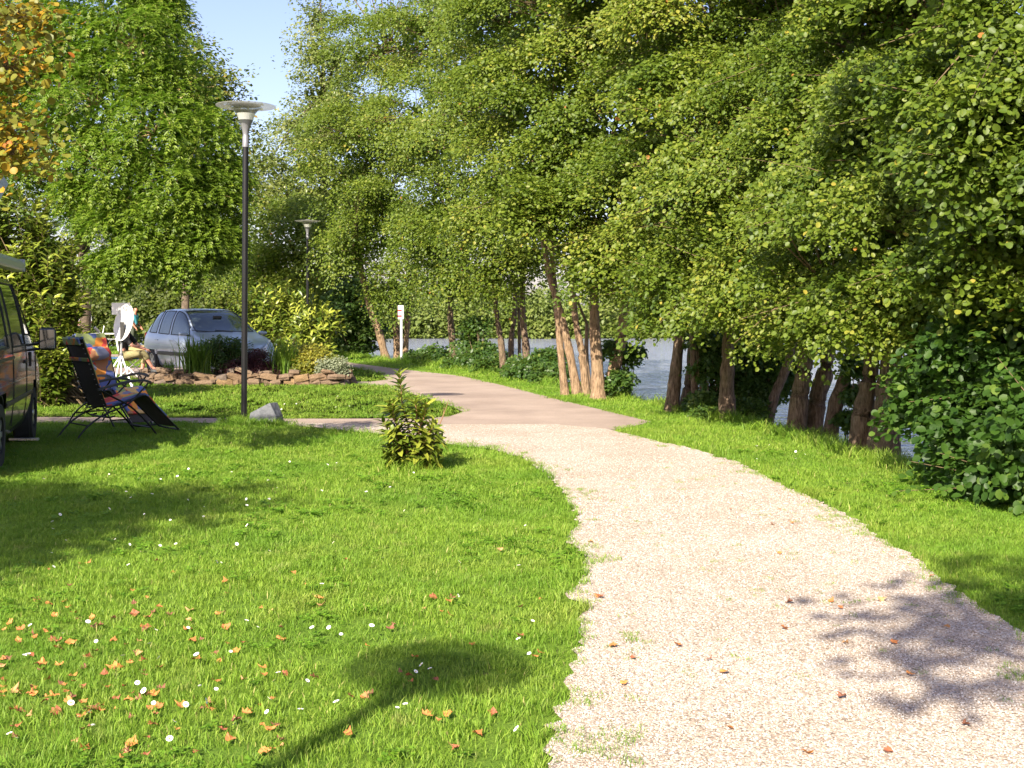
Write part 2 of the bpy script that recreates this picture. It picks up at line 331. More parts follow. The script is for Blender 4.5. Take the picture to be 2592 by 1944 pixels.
geo = n.new('ShaderNodeNewGeometry')
vo = n.new('ShaderNodeTexVoronoi'); vo.inputs['Scale'].default_value = 95; l.new(geo.outputs['Position'], vo.inputs['Vector'])
hs = n.new('ShaderNodeSeparateColor'); l.new(vo.outputs['Color'], hs.inputs[0])
rv = ramp_node(hs.outputs[0], [(0.0, (0.20, 0.155, 0.115)), (0.3, (0.33, 0.27, 0.215)), (0.75, (0.41, 0.36, 0.31)), (1.0, (0.50, 0.475, 0.44))])
tc = noise_node(1.1, 5); rc = ramp_node(tc.outputs['Fac'], [(0.35, (0.90, 0.86, 0.80)), (0.62, (1.05, 1.04, 1.03))])
mx = n.new('ShaderNodeMixRGB'); mx.blend_type = 'MULTIPLY'; mx.inputs[0].default_value = 1; l.new(rv.outputs[0], mx.inputs[1]); l.new(rc.outputs[0], mx.inputs[2])
l.new(mx.outputs[0], b.inputs['Base Color']); bp = n.new('ShaderNodeBump'); bp.inputs['Strength'].default_value = 0.8; bp.inputs['Distance'].default_value = 0.008; bp.invert = True
l.new(vo.outputs['Distance'], bp.inputs['Height']); l.new(bp.outputs[0], b.inputs['Normal'])
poly_sheet('gravel_path', GRAVP, 0.012, m, 'pale gravel path widening towards the viewer')

# ---- things strewn by geometry nodes: grass tufts, clover, gravel stones
def src_collection(name, meshes, mat_):
    c = bpy.data.collections.new(name)
    for me in meshes:
        o = bpy.data.objects.new(me.name, me)
        if not me.materials: me.materials.append(mat_)
        c.objects.link(o)
    return c
def scatter(name, P, rot, scl, coll, label, idx=None):
    me = bpy.data.meshes.new(name); P = np.asarray(P, np.float32)
    me.vertices.add(len(P)); me.vertices.foreach_set('co', P.ravel())
    for nm, arr in (('rot', rot), ('scl', scl)):
        a = me.attributes.new(nm, 'FLOAT_VECTOR', 'POINT'); a.data.foreach_set('vector', np.asarray(arr, np.float32).ravel())
    if idx is None: idx = np.random.RandomState(1).randint(0, 1000, len(P))
    a = me.attributes.new('pick', 'INT', 'POINT'); a.data.foreach_set('value', np.asarray(idx, np.int32))
    o = link(name, me); tag(o, kind='stuff', label=label)
    ng = bpy.data.node_groups.new(name, 'GeometryNodeTree')
    ng.interface.new_socket('Geometry', in_out='INPUT', socket_type='NodeSocketGeometry'); ng.interface.new_socket('Geometry', in_out='OUTPUT', socket_type='NodeSocketGeometry')
    N, K = ng.nodes, ng.links
    gi, go = N.new('NodeGroupInput'), N.new('NodeGroupOutput'); ip = N.new('GeometryNodeInstanceOnPoints')
    ci = N.new('GeometryNodeCollectionInfo'); ci.inputs['Collection'].default_value = coll; ci.inputs['Separate Children'].default_value = True; ci.inputs['Reset Children'].default_value = True
    def att(nm, ty):
        x = N.new('GeometryNodeInputNamedAttribute'); x.data_type = ty; x.inputs['Name'].default_value = nm; return x.outputs['Attribute']
    e2r = N.new('FunctionNodeEulerToRotation')
    K.new(gi.outputs[0], ip.inputs['Points']); K.new(ci.outputs[0], ip.inputs['Instance']); ip.inputs['Pick Instance'].default_value = True
    K.new(att('pick', 'INT'), ip.inputs['Instance Index']); K.new(att('rot', 'FLOAT_VECTOR'), e2r.inputs[0]); K.new(e2r.outputs[0], ip.inputs['Rotation'])
    K.new(att('scl', 'FLOAT_VECTOR'), ip.inputs['Scale']); K.new(ip.outputs[0], go.inputs[0])
    md = o.modifiers.new('strew', 'NODES'); md.node_group = ng
    return o
def tuft_mesh(name, nb, h, wd, spread, lean, seed):
    r = np.random.RandomState(seed); V = []; Fs = []; T = []
    for i in range(nb):
        a = r.uniform(0, 6.283); d = spread * math.sqrt(r.uniform()); x, y = d * math.cos(a), d * math.sin(a)
        la = r.uniform(0, 6.283); hh = h * r.uniform(0.55, 1.25); ln = lean * r.uniform(0.2, 1.3) * hh; ww = wd * r.uniform(0.7, 1.3)
        dx, dy = math.cos(la), math.sin(la); fa = la + 1.57 + r.uniform(-0.7, 0.7); sx, sy = math.cos(fa) * ww / 2, math.sin(fa) * ww / 2
        t = float(np.clip(r.beta(2, 2.4) + (0.3 if r.uniform() < 0.06 else 0), 0, 1)); b0 = len(V)
        for k, (f, wf) in enumerate(((0, 0.8), (0.5, 1.0), (0.85, 0.6))):
            bx, by, bz = x + dx * ln * f * f, y + dy * ln * f * f, hh * f * (1 - 0.18 * f * lean)
            V += [(bx - sx * wf, by - sy * wf, bz), (bx + sx * wf, by + sy * wf, bz)]; T += [t, t]
        V.append((x + dx * ln, y + dy * ln, hh * (1 - 0.18 * lean))); T.append(t)
        Fs += [(b0, b0 + 1, b0 + 3, b0 + 2), (b0 + 2, b0 + 3, b0 + 5, b0 + 4), (b0 + 4, b0 + 5, b0 + 6)]
    return raw_mesh(name, V, [i for f in Fs for i in f], [len(f) for f in Fs], tint=T)
def clover_mesh(name, seed):
    r = np.random.RandomState(seed); V = []; Fs = []; T = []
    for i in range(9):
        a = r.uniform(0, 6.283); d = 0.06 * math.sqrt(r.uniform()); x, y = d * math.cos(a), d * math.sin(a); z = r.uniform(0.03, 0.055); rr = r.uniform(0.008, 0.013); t = r.uniform()
        for k in range(3):
            th = a + k * 2.094; cx, cy = x + math.cos(th) * rr, y + math.sin(th) * rr; b0 = len(V)
            for q in range(6):
                V.append((cx + rr * 0.95 * math.cos(q * 1.0472), cy + rr * 0.95 * math.sin(q * 1.0472), z + 0.35 * rr * math.cos(q * 1.0472 - th) + r.normal(0, 0.001))); T.append(t)
            Fs.append(tuple(range(b0, b0 + 6)))
    return raw_mesh(name, V, [i for f in Fs for i in f], [len(f) for f in Fs], tint=T)
TUFTS = src_collection('tuft_sources', [tuft_mesh('tuft_a%d' % i, 26, 0.033, 0.0029, 0.058, 0.8, 10 + i) for i in range(6)], M_GRASS)
TALL = src_collection('tall_sources', [tuft_mesh('tall_a%d' % i, 16, 0.13, 0.0055, 0.05, 0.8, 30 + i) for i in range(4)], M_GRASS)
CLOV = src_collection('clover_sources', [clover_mesh('clover_a%d' % i, 50 + i) for i in range(3)], M_CLOVER)
rs = np.random.RandomState(77)
def vnoise(X, Y, sc_, seed):
    """smooth value noise 0..1"""
    r = np.random.RandomState(seed).rand(64, 64); x = X / sc_ + 100.3; y = Y / sc_ + 57.7
    i, j = np.floor(x).astype(int), np.floor(y).astype(int); fx, fy = x - i, y - j; fx, fy = fx * fx * (3 - 2 * fx), fy * fy * (3 - 2 * fy)
    g = lambda a, b_: r[a % 64, b_ % 64]
    return (g(i, j) * (1 - fx) + g(i + 1, j) * fx) * (1 - fy) + (g(i, j + 1) * (1 - fx) + g(i + 1, j + 1) * fx) * fy
def sample_view(y0, y1, dens, margin=2.0):
    """random ground points in what the camera can see, with a margin to the sides"""
    n_ = int((y1 - y0) * (0.45 * (y0 + y1) / 1 + 2 * margin) * dens); Y = rs.uniform(y0, y1, n_); h = 0.45 * Y + margin
    X = rs.uniform(-1, 1, n_) * (0.45 * y1 + margin); k = np.abs(X) < h
    return X[k], Y[k]
def on_lawn(X, Y, bank_lim=0.25):
    k = bank_d(X, Y) < bank_lim
    k &= ~inside(GRAVP, X, Y); k &= ~inside(ROADP, X, Y)
    return k
def strew_grass(name, bands, coll, label, hs=1.0, lim=0.25, keep=None, hvar=True):
    P = []; Rr = []; Sc = []
    for y0, y1, dens, s in bands:
        X, Y = sample_view(y0, y1, dens); k = on_lawn(X, Y, lim)
        if keep is not None: k &= keep(X, Y)
        X, Y = X[k], Y[k]; Z = ground_z(X, Y) + 0.0
        P.append(np.stack([X, Y, Z], -1)); r_ = np.zeros((len(X), 3)); r_[:, 0] = rs.normal(0, 0.12, len(X)); r_[:, 1] = rs.normal(0, 0.12, len(X)); r_[:, 2] = rs.uniform(0, 6.283, len(X)); Rr.append(r_)
        sz = s * rs.uniform(0.75, 1.25, len(X)); q = np.stack([sz, sz, sz * hs], -1)
        if hvar: q[:, 2] *= (0.7 + 0.65 * vnoise(X, Y, 0.5, 9)) / max(1.0, s ** 0.6)
        Sc.append(q)
    return scatter(name, np.vstack(P), np.vstack(Rr), np.vstack(Sc), coll, label)
strew_grass('grass', [(3.2, 6, 460, 1.0), (6, 9, 360, 1.1), (9, 13, 230, 1.35), (13, 18, 120, 1.8), (18, 26, 55, 2.6), (26, 42, 22, 4.0), (42, 62, 9, 6.0)], TUFTS, 'short mown green grass of the lawn and verge')
edge = lambda X, Y: (inside(GRAVP, X + 0.10, Y) | inside(GRAVP, X - 0.10, Y) | inside(GRAVP, X, Y + 0.12)) & (vnoise(X, Y, 0.33, 4) > 0.35)
strew_grass('edge_grass', [(3.2, 9, 260, 0.55), (9, 17, 120, 0.75)], TALL, 'longer ragged grass along the gravel edge', keep=edge)
bankk = lambda X, Y: (bank_d(X, Y) > -0.30) & (vnoise(X, Y, 0.6, 14) > 0.3)
strew_grass('bank_grass', [(8, 14, 170, 1.0), (14, 22, 100, 1.5), (22, 42, 45, 2.2)], TALL, 'longer grass along the top of the river bank', lim=0.75, keep=bankk)
clo = lambda X, Y: vnoise(X, Y, 0.75, 21) * 0.6 + vnoise(X, Y, 0.2, 22) * 0.4 > 0.52 + 0.2 * rs.rand(len(X))
strew_grass('clover', [(3.2, 8, 120, 0.62), (8, 13, 60, 0.8)], CLOV, 'patches of darker green clover in the lawn', keep=clo, hvar=False)
# ragged grass straying onto the gravel along its borders
def near_edge(X, Y, w_, P_=None):
    o = np.zeros(X.shape, bool)
    for k_ in range(8): o |= ~inside(GRAVP if P_ is None else P_, X + w_ * math.cos(k_ * .785), Y + w_ * math.sin(k_ * .785) * 1.3)
    return o
Xs, Ys = [], []
for y0, y1, d_ in ((3.4, 8, 420), (8, 15, 180)):
    X, Y = sample_view(y0, y1, d_, .8); k = inside(GRAVP, X, Y); X, Y = X[k], Y[k]; nz_ = vnoise(X, Y, .22, 61) * .6 + vnoise(X, Y, .7, 62) * .4
    k = (near_edge(X, Y, .05) & (nz_ > .38)) | (near_edge(X, Y, .13) & (nz_ > .56)) | (near_edge(X, Y, .3) & (nz_ > .70)); Xs.append(X[k]); Ys.append(Y[k])
for y0, y1, d_ in ((15.5, 24, 70), (24, 36, 30)):
    X, Y = sample_view(y0, y1, d_, .3); k = inside(ROADP, X, Y) & ~inside(GRAVP, X, Y); X, Y = X[k], Y[k]; nz_ = vnoise(X, Y, .35, 63)
    k = near_edge(X, Y, .07, ROADP) & ~inside(GRAVP, X, Y - .3) & (nz_ > .35); Xs.append(X[k]); Ys.append(Y[k])
X, Y = np.concatenate(Xs), np.concatenate(Ys); nE = len(X)
scatter('border_grass', np.stack([X, Y, np.full(nE, .01)], -1), np.c_[rs.normal(0, .2, (nE, 2)), rs.uniform(0, 6.28, nE)], np.c_[rs.uniform(.5, 1.0, (nE, 2)) * np.where(Y > 15, 1.7, 1)[:, None], rs.uniform(.35, .9, nE)], TUFTS, 'stray grass tufts creeping onto the gravel from its borders')
# a few weeds in the gravel
X, Y = sample_view(3.6, 12, 30); k = inside(GRAVP, X, Y) & (vnoise(X, Y, 0.8, 33) > 0.5) & (rs.rand(len(X)) < 0.55); X, Y = X[k], Y[k]
scatter('weeds', np.stack([X, Y, np.full(len(X), 0.012)], -1), np.stack([0 * X, 0 * X, rs.uniform(0, 6.28, len(X))], -1), np.stack([rs.uniform(0.4, 1.2, len(X)), rs.uniform(0.3, 0.7, len(X)), rs.uniform(0.25, 0.55, len(X))], -1), TUFTS, 'small tufts of weed growing in the gravel path')
# loose stones
def stone_mesh(name, seed, sub=1, sq=(1, 1, 0.6), jag=0.22):
    r = np.random.RandomState(seed); bm = bmesh.new(); bmesh.ops.create_icosphere(bm, subdivisions=sub, radius=1)
    for v in bm.verts: v.co *= 1 + r.uniform(-jag, jag); v.co.x *= sq[0]; v.co.y *= sq[1]; v.co.z *= sq[2]
    me = bpy.data.meshes.new(name); bm.to_mesh(me); bm.free(); return me
cols = [(0.40, 0.35, 0.30), (0.31, 0.25, 0.195), (0.52, 0.49, 0.455), (0.22, 0.17, 0.125), (0.37, 0.31, 0.255), (0.13, 0.10, 0.075)]
ch = bpy.data.collections.new('stone_sources')
for i, c in enumerate(cols):
    sm = stone_mesh('pebble_a%d' % i, i); sm.materials.append(mat('pebble_%d' % i, c, 0.85)); ch.objects.link(bpy.data.objects.new('pebble_a%d' % i, sm))
X, Y = [], []
for y0, y1, d in ((3.3, 5.5, 9000), (5.5, 8, 4800), (8, 10, 1800), (10, 12.5, 1000), (12.5, 14.5, 500), (14.5, 16.6, 250)):
    a, c_ = sample_view(y0, y1, d, 0.6); k = inside(GRAVP, a, c_); X.append(a[k]); Y.append(c_[k])
X, Y = np.concatenate(X), np.concatenate(Y); nS = len(X); szs = rs.uniform(0.0021, 0.0048, nS) * np.where(Y > 8, 1.3, 1.0)
scatter('gravel', np.stack([X, Y, np.full(nS, 0.0135)], -1), np.stack([rs.normal(0, 0.3, nS), rs.normal(0, 0.3, nS), rs.uniform(0, 6.28, nS)], -1), np.stack([szs * rs.uniform(0.8, 1.4, nS), szs, szs], -1), ch, 'loose pale stones of the gravel path',
        idx=rs.choice(6, nS, p=[0.30, 0.2, 0.22, 0.08, 0.15, 0.05]))
# ---------------------------------------------------------------- foliage
TS = np.array(TO_SUN)
UP = np.array([0, 0, 1.0])
NLEAF = [0]
def leaves(P, T, N, L, Wd, tint, shape='hex'):
    """arrays of leaf blades -> (V, loops, sizes, tint); T tip direction, N face normal"""
    T = nrm(T); B = nrm(np.cross(N, T)); N = nrm(np.cross(T, B)); n = len(P); L = np.asarray(L)[:, None]; Wd = np.asarray(Wd)[:, None]
    if shape == 'kite':
        pts = [P, P + T * L * 0.5 + B * Wd * 0.5 + N * Wd * 0.12, P + T * L - N * L * 0.08, P + T * L * 0.5 - B * Wd * 0.5 + N * Wd * 0.12]; fs = [(0, 1, 2), (0, 2, 3)]
    elif shape == 'hex':
        pts = [P, P + T * L * 0.32 + B * Wd * 0.46 + N * Wd * 0.12, P + T * L * 0.78 + B * Wd * 0.40 + N * Wd * 0.06, P + T * L - N * L * 0.10, P + T * L * 0.78 - B * Wd * 0.40 + N * Wd * 0.06, P + T * L * 0.32 - B * Wd * 0.46 + N * Wd * 0.12]
        fs = [(0, 1, 2, 3), (0, 3, 4, 5)]
    elif shape == 'lance':
        pts = [P, P + T * L * 0.35 + B * Wd * 0.5 + N * Wd * 0.2, P + T * L * 0.72 + B * Wd * 0.36 - N * L * 0.05, P + T * L - N * L * 0.2, P + T * L * 0.72 - B * Wd * 0.36 - N * L * 0.05, P + T * L * 0.35 - B * Wd * 0.5 + N * Wd * 0.2, P + T * L * 0.4, P + T * L * 0.75 - N * L * 0.08]
        fs = [(0, 1, 6), (1, 2, 7, 6), (2, 3, 7), (0, 6, 5), (6, 7, 4, 5), (7, 3, 4)]
    elif shape == 'round':
        c = lambda a, b, h=0.0: P + T * L * a + B * Wd * b + N * Wd * h - N * L * 0.12 * a * a
        pts = [P, c(.18, .34, .1), c(.5, .5, .13), c(.82, .36, .08), c(.97, .0), c(.82, -.36, .08), c(.5, -.5, .13), c(.18, -.34, .1), c(.35, 0), c(.7, 0)]
        fs = [(0, 1, 2, 8), (8, 2, 3, 9), (9, 3, 4), (0, 8, 6, 7), (8, 9, 5, 6), (9, 4, 5)]
    k = len(pts); V = np.stack(pts, 1).reshape(-1, 3)
    base = (np.arange(n) * k)[:, None]
    flat = np.array([i for f in fs for i in f])[None, :]
    Lp = (base + flat).reshape(-1); sizes = np.tile([len(f) for f in fs], n)
    NLEAF[0] += n * (2 if shape == 'kite' else 4 if shape == 'hex' else 10)
    return V, Lp, sizes, np.repeat(tint, k)
def join(parts):
    V, L, Sz, T = [], [], [], []; b = 0
    for v, l_, s_, t in parts:
        V.append(v); L.append(l_ + b); Sz.append(s_); T.append(t); b += len(v)
    return np.vstack(V), np.concatenate(L), np.concatenate(Sz), np.concatenate(T)
def rand_dirs(r, n):
    return nrm(r.normal(size=(n, 3)))
SPR = []
def bough_cloud(blobs, r, leaf, per=120, br=0.42, dens=1.0, shape='hex', fill=0.5, back=0.45, lump=0.30, tintb=0.45, fillscale=1.9, flat=0.15, minz=None, aspect=0.78, masses=1.0, spray=0.0):
    """blobs: list of (centre, (rx,ry,rz)); boughs = arched leafy sprays on the shell, plus coarser fill inside.
    returns mesh arrays and the list of bough centres"""
    parts = []; cents = []
    cam_dir = lambda C: nrm(np.array([0, 0, 1.5]) - C)
    for C, R in blobs:
        C = np.asarray(C, float); R = np.asarray(R, float) * np.ones(3); Rm = R.mean()
        # leafy masses set round the blob, each carrying boughs on its outer and upper side: dark hollows stay between them
        nm = max(6, int(12 * masses)); k_ = np.arange(nm) + 0.5; ph = np.arccos(1 - 2 * k_ / nm); th_ = k_ * 2.39996 + r.uniform(0, 6.28)
        md = nrm(np.stack([np.cos(th_) * np.sin(ph), np.sin(th_) * np.sin(ph), np.cos(ph)], -1) + r.normal(0, .22, (nm, 3)))
        mr = Rm * r.uniform(.26, .47, nm); mc = C + md * R * r.uniform(.62, 1.0, nm)[:, None]
        cnt_ = np.maximum(2, (dens * 2 * math.pi * mr * mr / (br * br * 0.62)).astype(int)); mi = np.repeat(np.arange(nm), cnt_); nb = len(mi)
        d = nrm(rand_dirs(r, nb) + 0.6 * md[mi] + 0.75 * UP + 0.35 * TS); face = np.maximum(d @ cam_dir(C), d @ TS)
        kp = r.rand(nb) < back + (1 - back) * np.clip(0.6 + face, 0, 1); d = d[kp]; mi = mi[kp]; nb = len(d)
        bc = mc[mi] + d * mr[mi][:, None] * np.array([1.3, 1.3, .62]) * (r.uniform(0.55, 1.0, nb) ** 0.5 * (1 + r.normal(0, lump * .5, nb)))[:, None]
        if minz is not None: bc[:, 2] = np.maximum(bc[:, 2], minz + r.uniform(0, .3, nb))
        cents.append(bc)
        bn = nrm(0.75 * UP + 0.5 * d + 0.55 * TS + 0.28 * r.normal(size=(nb, 3)))
        ax = d * np.array([1, 1, 0.35]) + 0.45 * r.normal(size=(nb, 3)) * np.array([1, 1, .4]) - 0.15 * UP
        ax = nrm(ax - bn * (ax * bn).sum(1, keepdims=True)); sd = np.cross(bn, ax)
        bs = br * r.uniform(0.65, 1.45, nb); cnt = np.maximum(8, (per * r.uniform(0.6, 1.3, nb) * (bs / br) ** 2)).astype(int)
        i = np.repeat(np.arange(nb), cnt); n = len(i); q = np.sqrt(r.rand(n)); th = r.uniform(0, 6.283, n)
        a = q * np.cos(th); b = q * np.sin(th)
        P = bc[i] + (ax[i] * (a * 1.35)[:, None] + sd[i] * (b * 0.85)[:, None] + bn[i] * (r.normal(0, flat, n) - 0.42 * (a + 0.2) ** 2 - 0.25 * b * b)[:, None]) * bs[i][:, None]
        N = nrm(bn[i] + (0.52 if shape == 'round' else .40) * r.normal(size=(n, 3)))
        T = ax[i] * (0.55 + 0.5 * a)[:, None] + sd[i] * (b * 0.9)[:, None] - 0.35 * UP + 0.5 * r.normal(size=(n, 3)); T = T - N * (T * N).sum(1, keepdims=True)
        bt = r.normal(0, 0.10, nb) + r.normal(0, .12, nm)[mi]
        tint = np.clip(tintb + bt[i] + r.normal(0, 0.16, n), 0, 0.93); tint[r.rand(n) < 0.004] = 0.97; tint[r.rand(n) < 0.0015] = 1.0
        Ls = leaf * r.uniform(0.5, 1.3, n)
        parts.append(leaves(P, T, N, Ls, Ls * aspect, tint, shape))
        if spray:                                        # leafy twigs reaching out of the mass, leaves set alternately
            sel = np.where(r.rand(nb) < spray)[0]; k_n = 11
            for q_ in sel:
                b_ = bc[q_] + ax[q_] * bs[q_] * .5; dr = nrm(ax[q_] * .9 + d[q_] * .55 + UP * .12 + r.normal(0, .2, 3)); ln_ = bs[q_] * r.uniform(1.1, 1.9); s_ = (np.arange(k_n) + .6) / k_n
                pts = b_ + dr * (s_ * ln_)[:, None] - UP * (.16 * ln_ * s_ ** 2)[:, None]; sv = nrm(np.cross(dr, UP)); sg = np.where(np.arange(k_n) % 2, 1., -1.)[:, None]
                T = dr * .75 + sv * sg * .8 - UP * .25 + r.normal(0, .18, (k_n, 3)); N = nrm(UP * .9 + TS * .35 + r.normal(0, .28, (k_n, 3))); T = T - N * (T * N).sum(1, keepdims=True); Ls = leaf * r.uniform(.8, 1.35, k_n) * (1.1 - .45 * s_)
                parts.append(leaves(pts, T, N, Ls, Ls * aspect, np.clip(tintb + .02 + .2 * s_ + r.normal(0, .1, k_n), 0, .92), shape)); SPR.append((b_ - dr * bs[q_] * .4, b_, pts[-1]))
        nf = int(fill * 14 * Rm ** 2 / (leaf * fillscale) ** 2)
        if nf > 0:
            dd = rand_dirs(r, nf); P = C + dd * R * (r.rand(nf)[:, None] ** (1 / 3)) * 0.66
            if minz is not None: P = P[P[:, 2] > minz]; nf = len(P)
            N = nrm(UP * 0.6 + r.normal(size=(nf, 3))); T = r.normal(size=(nf, 3)) - UP * 0.3; T = T - N * (T * N).sum(1, keepdims=True); Ls = leaf * fillscale * r.uniform(0.7, 1.3, nf)
            parts.append(leaves(P, T, N, Ls, Ls * 0.85, np.clip(r.normal(0.25, 0.15, nf), 0, 0.9), 'kite'))
    return join(parts), np.vstack(cents)
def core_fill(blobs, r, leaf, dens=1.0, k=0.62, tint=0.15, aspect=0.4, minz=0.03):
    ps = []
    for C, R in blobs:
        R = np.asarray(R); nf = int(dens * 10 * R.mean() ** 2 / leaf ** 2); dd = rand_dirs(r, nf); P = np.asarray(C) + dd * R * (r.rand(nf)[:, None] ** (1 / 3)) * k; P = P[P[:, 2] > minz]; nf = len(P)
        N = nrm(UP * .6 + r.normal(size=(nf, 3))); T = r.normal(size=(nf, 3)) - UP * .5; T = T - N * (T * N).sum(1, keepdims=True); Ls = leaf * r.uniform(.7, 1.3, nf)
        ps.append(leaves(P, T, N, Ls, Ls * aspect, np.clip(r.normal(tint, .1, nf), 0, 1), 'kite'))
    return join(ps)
def tube_arr(mb, P, r0, r1, n=7, steps=5):
    Q = spline(P, steps); mb.tube(Q, list(np.linspace(r0, r1, len(Q))), n)
def place_arr(arr, org):
    V, L, Sz, T = arr; return V - np.asarray(org), L, Sz, T
def make_tree(name, label, cat, base, stems, arr, cents, lmat, bmat, group=None, twigs=0.35, limbs=None, seed=0, twr=0.010, stemn=10, crown_name='crown', trunkmat=None):
    """stems: list of (points Nx3, r_base, r_top); limbs: list of point lists"""
    r = np.random.RandomState(seed); root = empty(name, base); tag(root, label, cat, group); org = base
    for pts, r0, r1 in stems:
        mb = MB(); Q = spline(pts, 6); k = len(Q); rad_ = np.linspace(r0, r1, k)
        rad_ = rad_ * (1 + 0.06 * r.normal(size=k)); rad_[:3] *= [1.45, 1.18, 1.05]
        mb.tube(Q, list(rad_), stemn); mb.build('trunk', trunkmat or bmat, root, smooth=True, org=org)
    mb = MB()
    for L_ in (limbs or []): tube_arr(mb, L_[0], L_[1], L_[2], 6, 5)
    tops = [np.asarray(s_[0][-1], float) for s_ in stems] + [np.asarray(q, float) for L_ in (limbs or []) for q in L_[0][1:]]
    if len(cents) and twigs:
        tp = np.array(tops)
        for c in cents[r.rand(len(cents)) < twigs]:
            dd = np.linalg.norm(tp - c, axis=1); s_ = tp[dd.argmin()]; mid = (s_ + c) / 2 + r.normal(0, 0.08, 3) * dd.min() + UP * 0.05 * dd.min()
            mb.tube([s_, mid, c], [twr * 1.8, twr, twr * 0.45], 4, cap=False)
    for p_ in SPR: mb.tube(p_, [.0055, .0045, .002], 3, cap=False)
    SPR.clear()
    if mb.v: mb.build('branches', bmat if bmat not in (M_BARK, M_BARKLIT) else M_TWIG, root, smooth=True, org=org)
    V, L, Sz, T = place_arr(arr, org)
    cr = link(crown_name, raw_mesh(crown_name, V, L, Sz, tint=T), lmat, root); cr['kind'] = 'stuff'
    return root
def stem_px(pts, y, wpx, top=0.55, dy=0.0):
    """trunk drawn by its photo positions, standing at depth y (base sunk a little)"""
    P = [Wp(u, v, y + dy * i) for i, (u, v) in enumerate(pts)]; P[0] = P[0] - UP * 0.0
    g = ground_z(np.array([P[0][0]]), np.array([P[0][1]]))[0]; P[0][2] = min(P[0][2], g) - 0.12
    r0 = px(wpx, y) / 2; return (np.array(P), r0, r0 * top)
def blob(u, v, r_, y, k=(1, 1, 0.85)):
    R = px(r_, y); return (Wp(u, v, y), (R * k[0], R * k[1], R * k[2]))
ALD = 'alders lining the river bank'
def alder(label, y, stems, blobs, leaf, seed, per=120, br=0.42, shape='hex', lmat=None, dens=1.0, fill=0.5, twigs=0.3, cap=None, tintb=0.45, lean=0.0, bm_=None):
    st = [stem_px(p, y + dy, wd) for p, wd, dy in stems]; r = np.random.RandomState(seed)
    B = [blob(b[0], b[1], b[2], b[3] - lean * (1 if b[1] > 350 else .5)) for b in blobs]; arr, cents = bough_cloud(B, r, leaf, per, br, dens, shape, fill, tintb=tintb, spray=.14 if shape != 'kite' else 0)
    if cap:                                              # the part of the crown above the picture, coarser
        a2, c2 = bough_cloud([blob(*b) for b in cap], r, leaf * 2.0, per // 4, br * 1.5, 0.7, 'kite', 0.4); arr = join([arr, a2]); cents = np.vstack([cents, c2])
    limbs = []
    for i, (C, R) in enumerate(B):
        s_ = st[i % len(st)][0][-1]; m_ = (s_ + C) / 2 + r.normal(0, 0.12, 3) + UP * 0.15; limbs.append(([s_, m_, C], px(stems[i % len(st)][1], y) * 0.24, 0.02))
    b0 = st[0][0][0]
    return make_tree('alder_tree', label, 'tree', (float(b0[0]), float(b0[1]), float(b0[2])), st, arr, cents, lmat or M_ALDER, bm_ or M_BARK, ALD, twigs, limbs, seed)

# the alders from the far bend (left) to the near right
alder('leaning alder with two sunlit stems beside the striped sign post', 38.2,
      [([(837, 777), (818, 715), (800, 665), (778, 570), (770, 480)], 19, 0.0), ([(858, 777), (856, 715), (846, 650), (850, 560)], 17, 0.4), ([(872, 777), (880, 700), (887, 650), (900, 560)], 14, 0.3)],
      [(840, 110, 120, 40), (790, 300, 120, 39), (840, 480, 120, 38.2), (760, 545, 70, 37.5), (880, 605, 65, 37.4), (780, 410, 100, 39), (905, 340, 90, 39), (830, 640, 38, 38)], 0.085, 11, per=85, bm_=M_BARKLIT, br=0.55, shape='kite', cap=[(840, -120, 150, 41)])
alder('single straight alder stem in the gap right of the sign post', 33.2,
      [([(981, 785), (977, 735), (973, 680), (976, 560)], 18, 0.0)],
      [(950, 90, 140, 35), (940, 280, 130, 34), (985, 440, 120, 33), (970, 570, 80, 32.5), (930, 520, 80, 33), (1010, 620, 50, 33)], 0.085, 12, per=90, br=0.52, shape='kite', cap=[(950, -150, 170, 35)])
alder('alder clump of four slim shaded stems near the middle of the row', 27.6,
      [([(1090, 815), (1083, 745), (1072, 670), (1066, 560)], 16, 0.0), ([(1107, 815), (1104, 740), (1111, 680), (1115, 560)], 15, 0.6), ([(1138, 818), (1136, 750), (1130, 690), (1128, 570)], 19, -0.2), ([(1122, 815), (1122, 740), (1120, 660)], 10, 0.9)],
      [(1100, 60, 150, 29), (1060, 230, 140, 28.5), (1110, 400, 125, 27.6), (1090, 535, 75, 27), (1030, 480, 70, 27), (1140, 570, 48, 27), (1060, 605, 42, 27.2)], 0.078, 13, per=110, br=0.48, shape='kite', cap=[(1100, -190, 190, 29)])
alder('alder clump of three orange lit stems spreading from one foot', 22.0,
      [([(1222, 840), (1212, 770), (1206, 700), (1196, 600), (1190, 500)], 18, 0.0), ([(1250, 846), (1232, 770), (1212, 680), (1188, 600), (1170, 500)], 21, -0.1), ([(1268, 850), (1258, 770), (1243, 690), (1236, 600), (1240, 490)], 19, -0.2), ([(1276, 850), (1267, 780), (1268, 700)], 14, 0.5)],
      [(1230, 40, 180, 23.5), (1190, 240, 165, 22.6), (1215, 380, 110, 21.8), (1185, 470, 60, 21.2), (1130, 440, 55, 21), (1290, 520, 55, 21.4)], 0.070, 14, per=120, bm_=M_BARKLIT, lean=0.5, br=0.42, shape='hex', cap=[(1230, -230, 210, 23.5)])
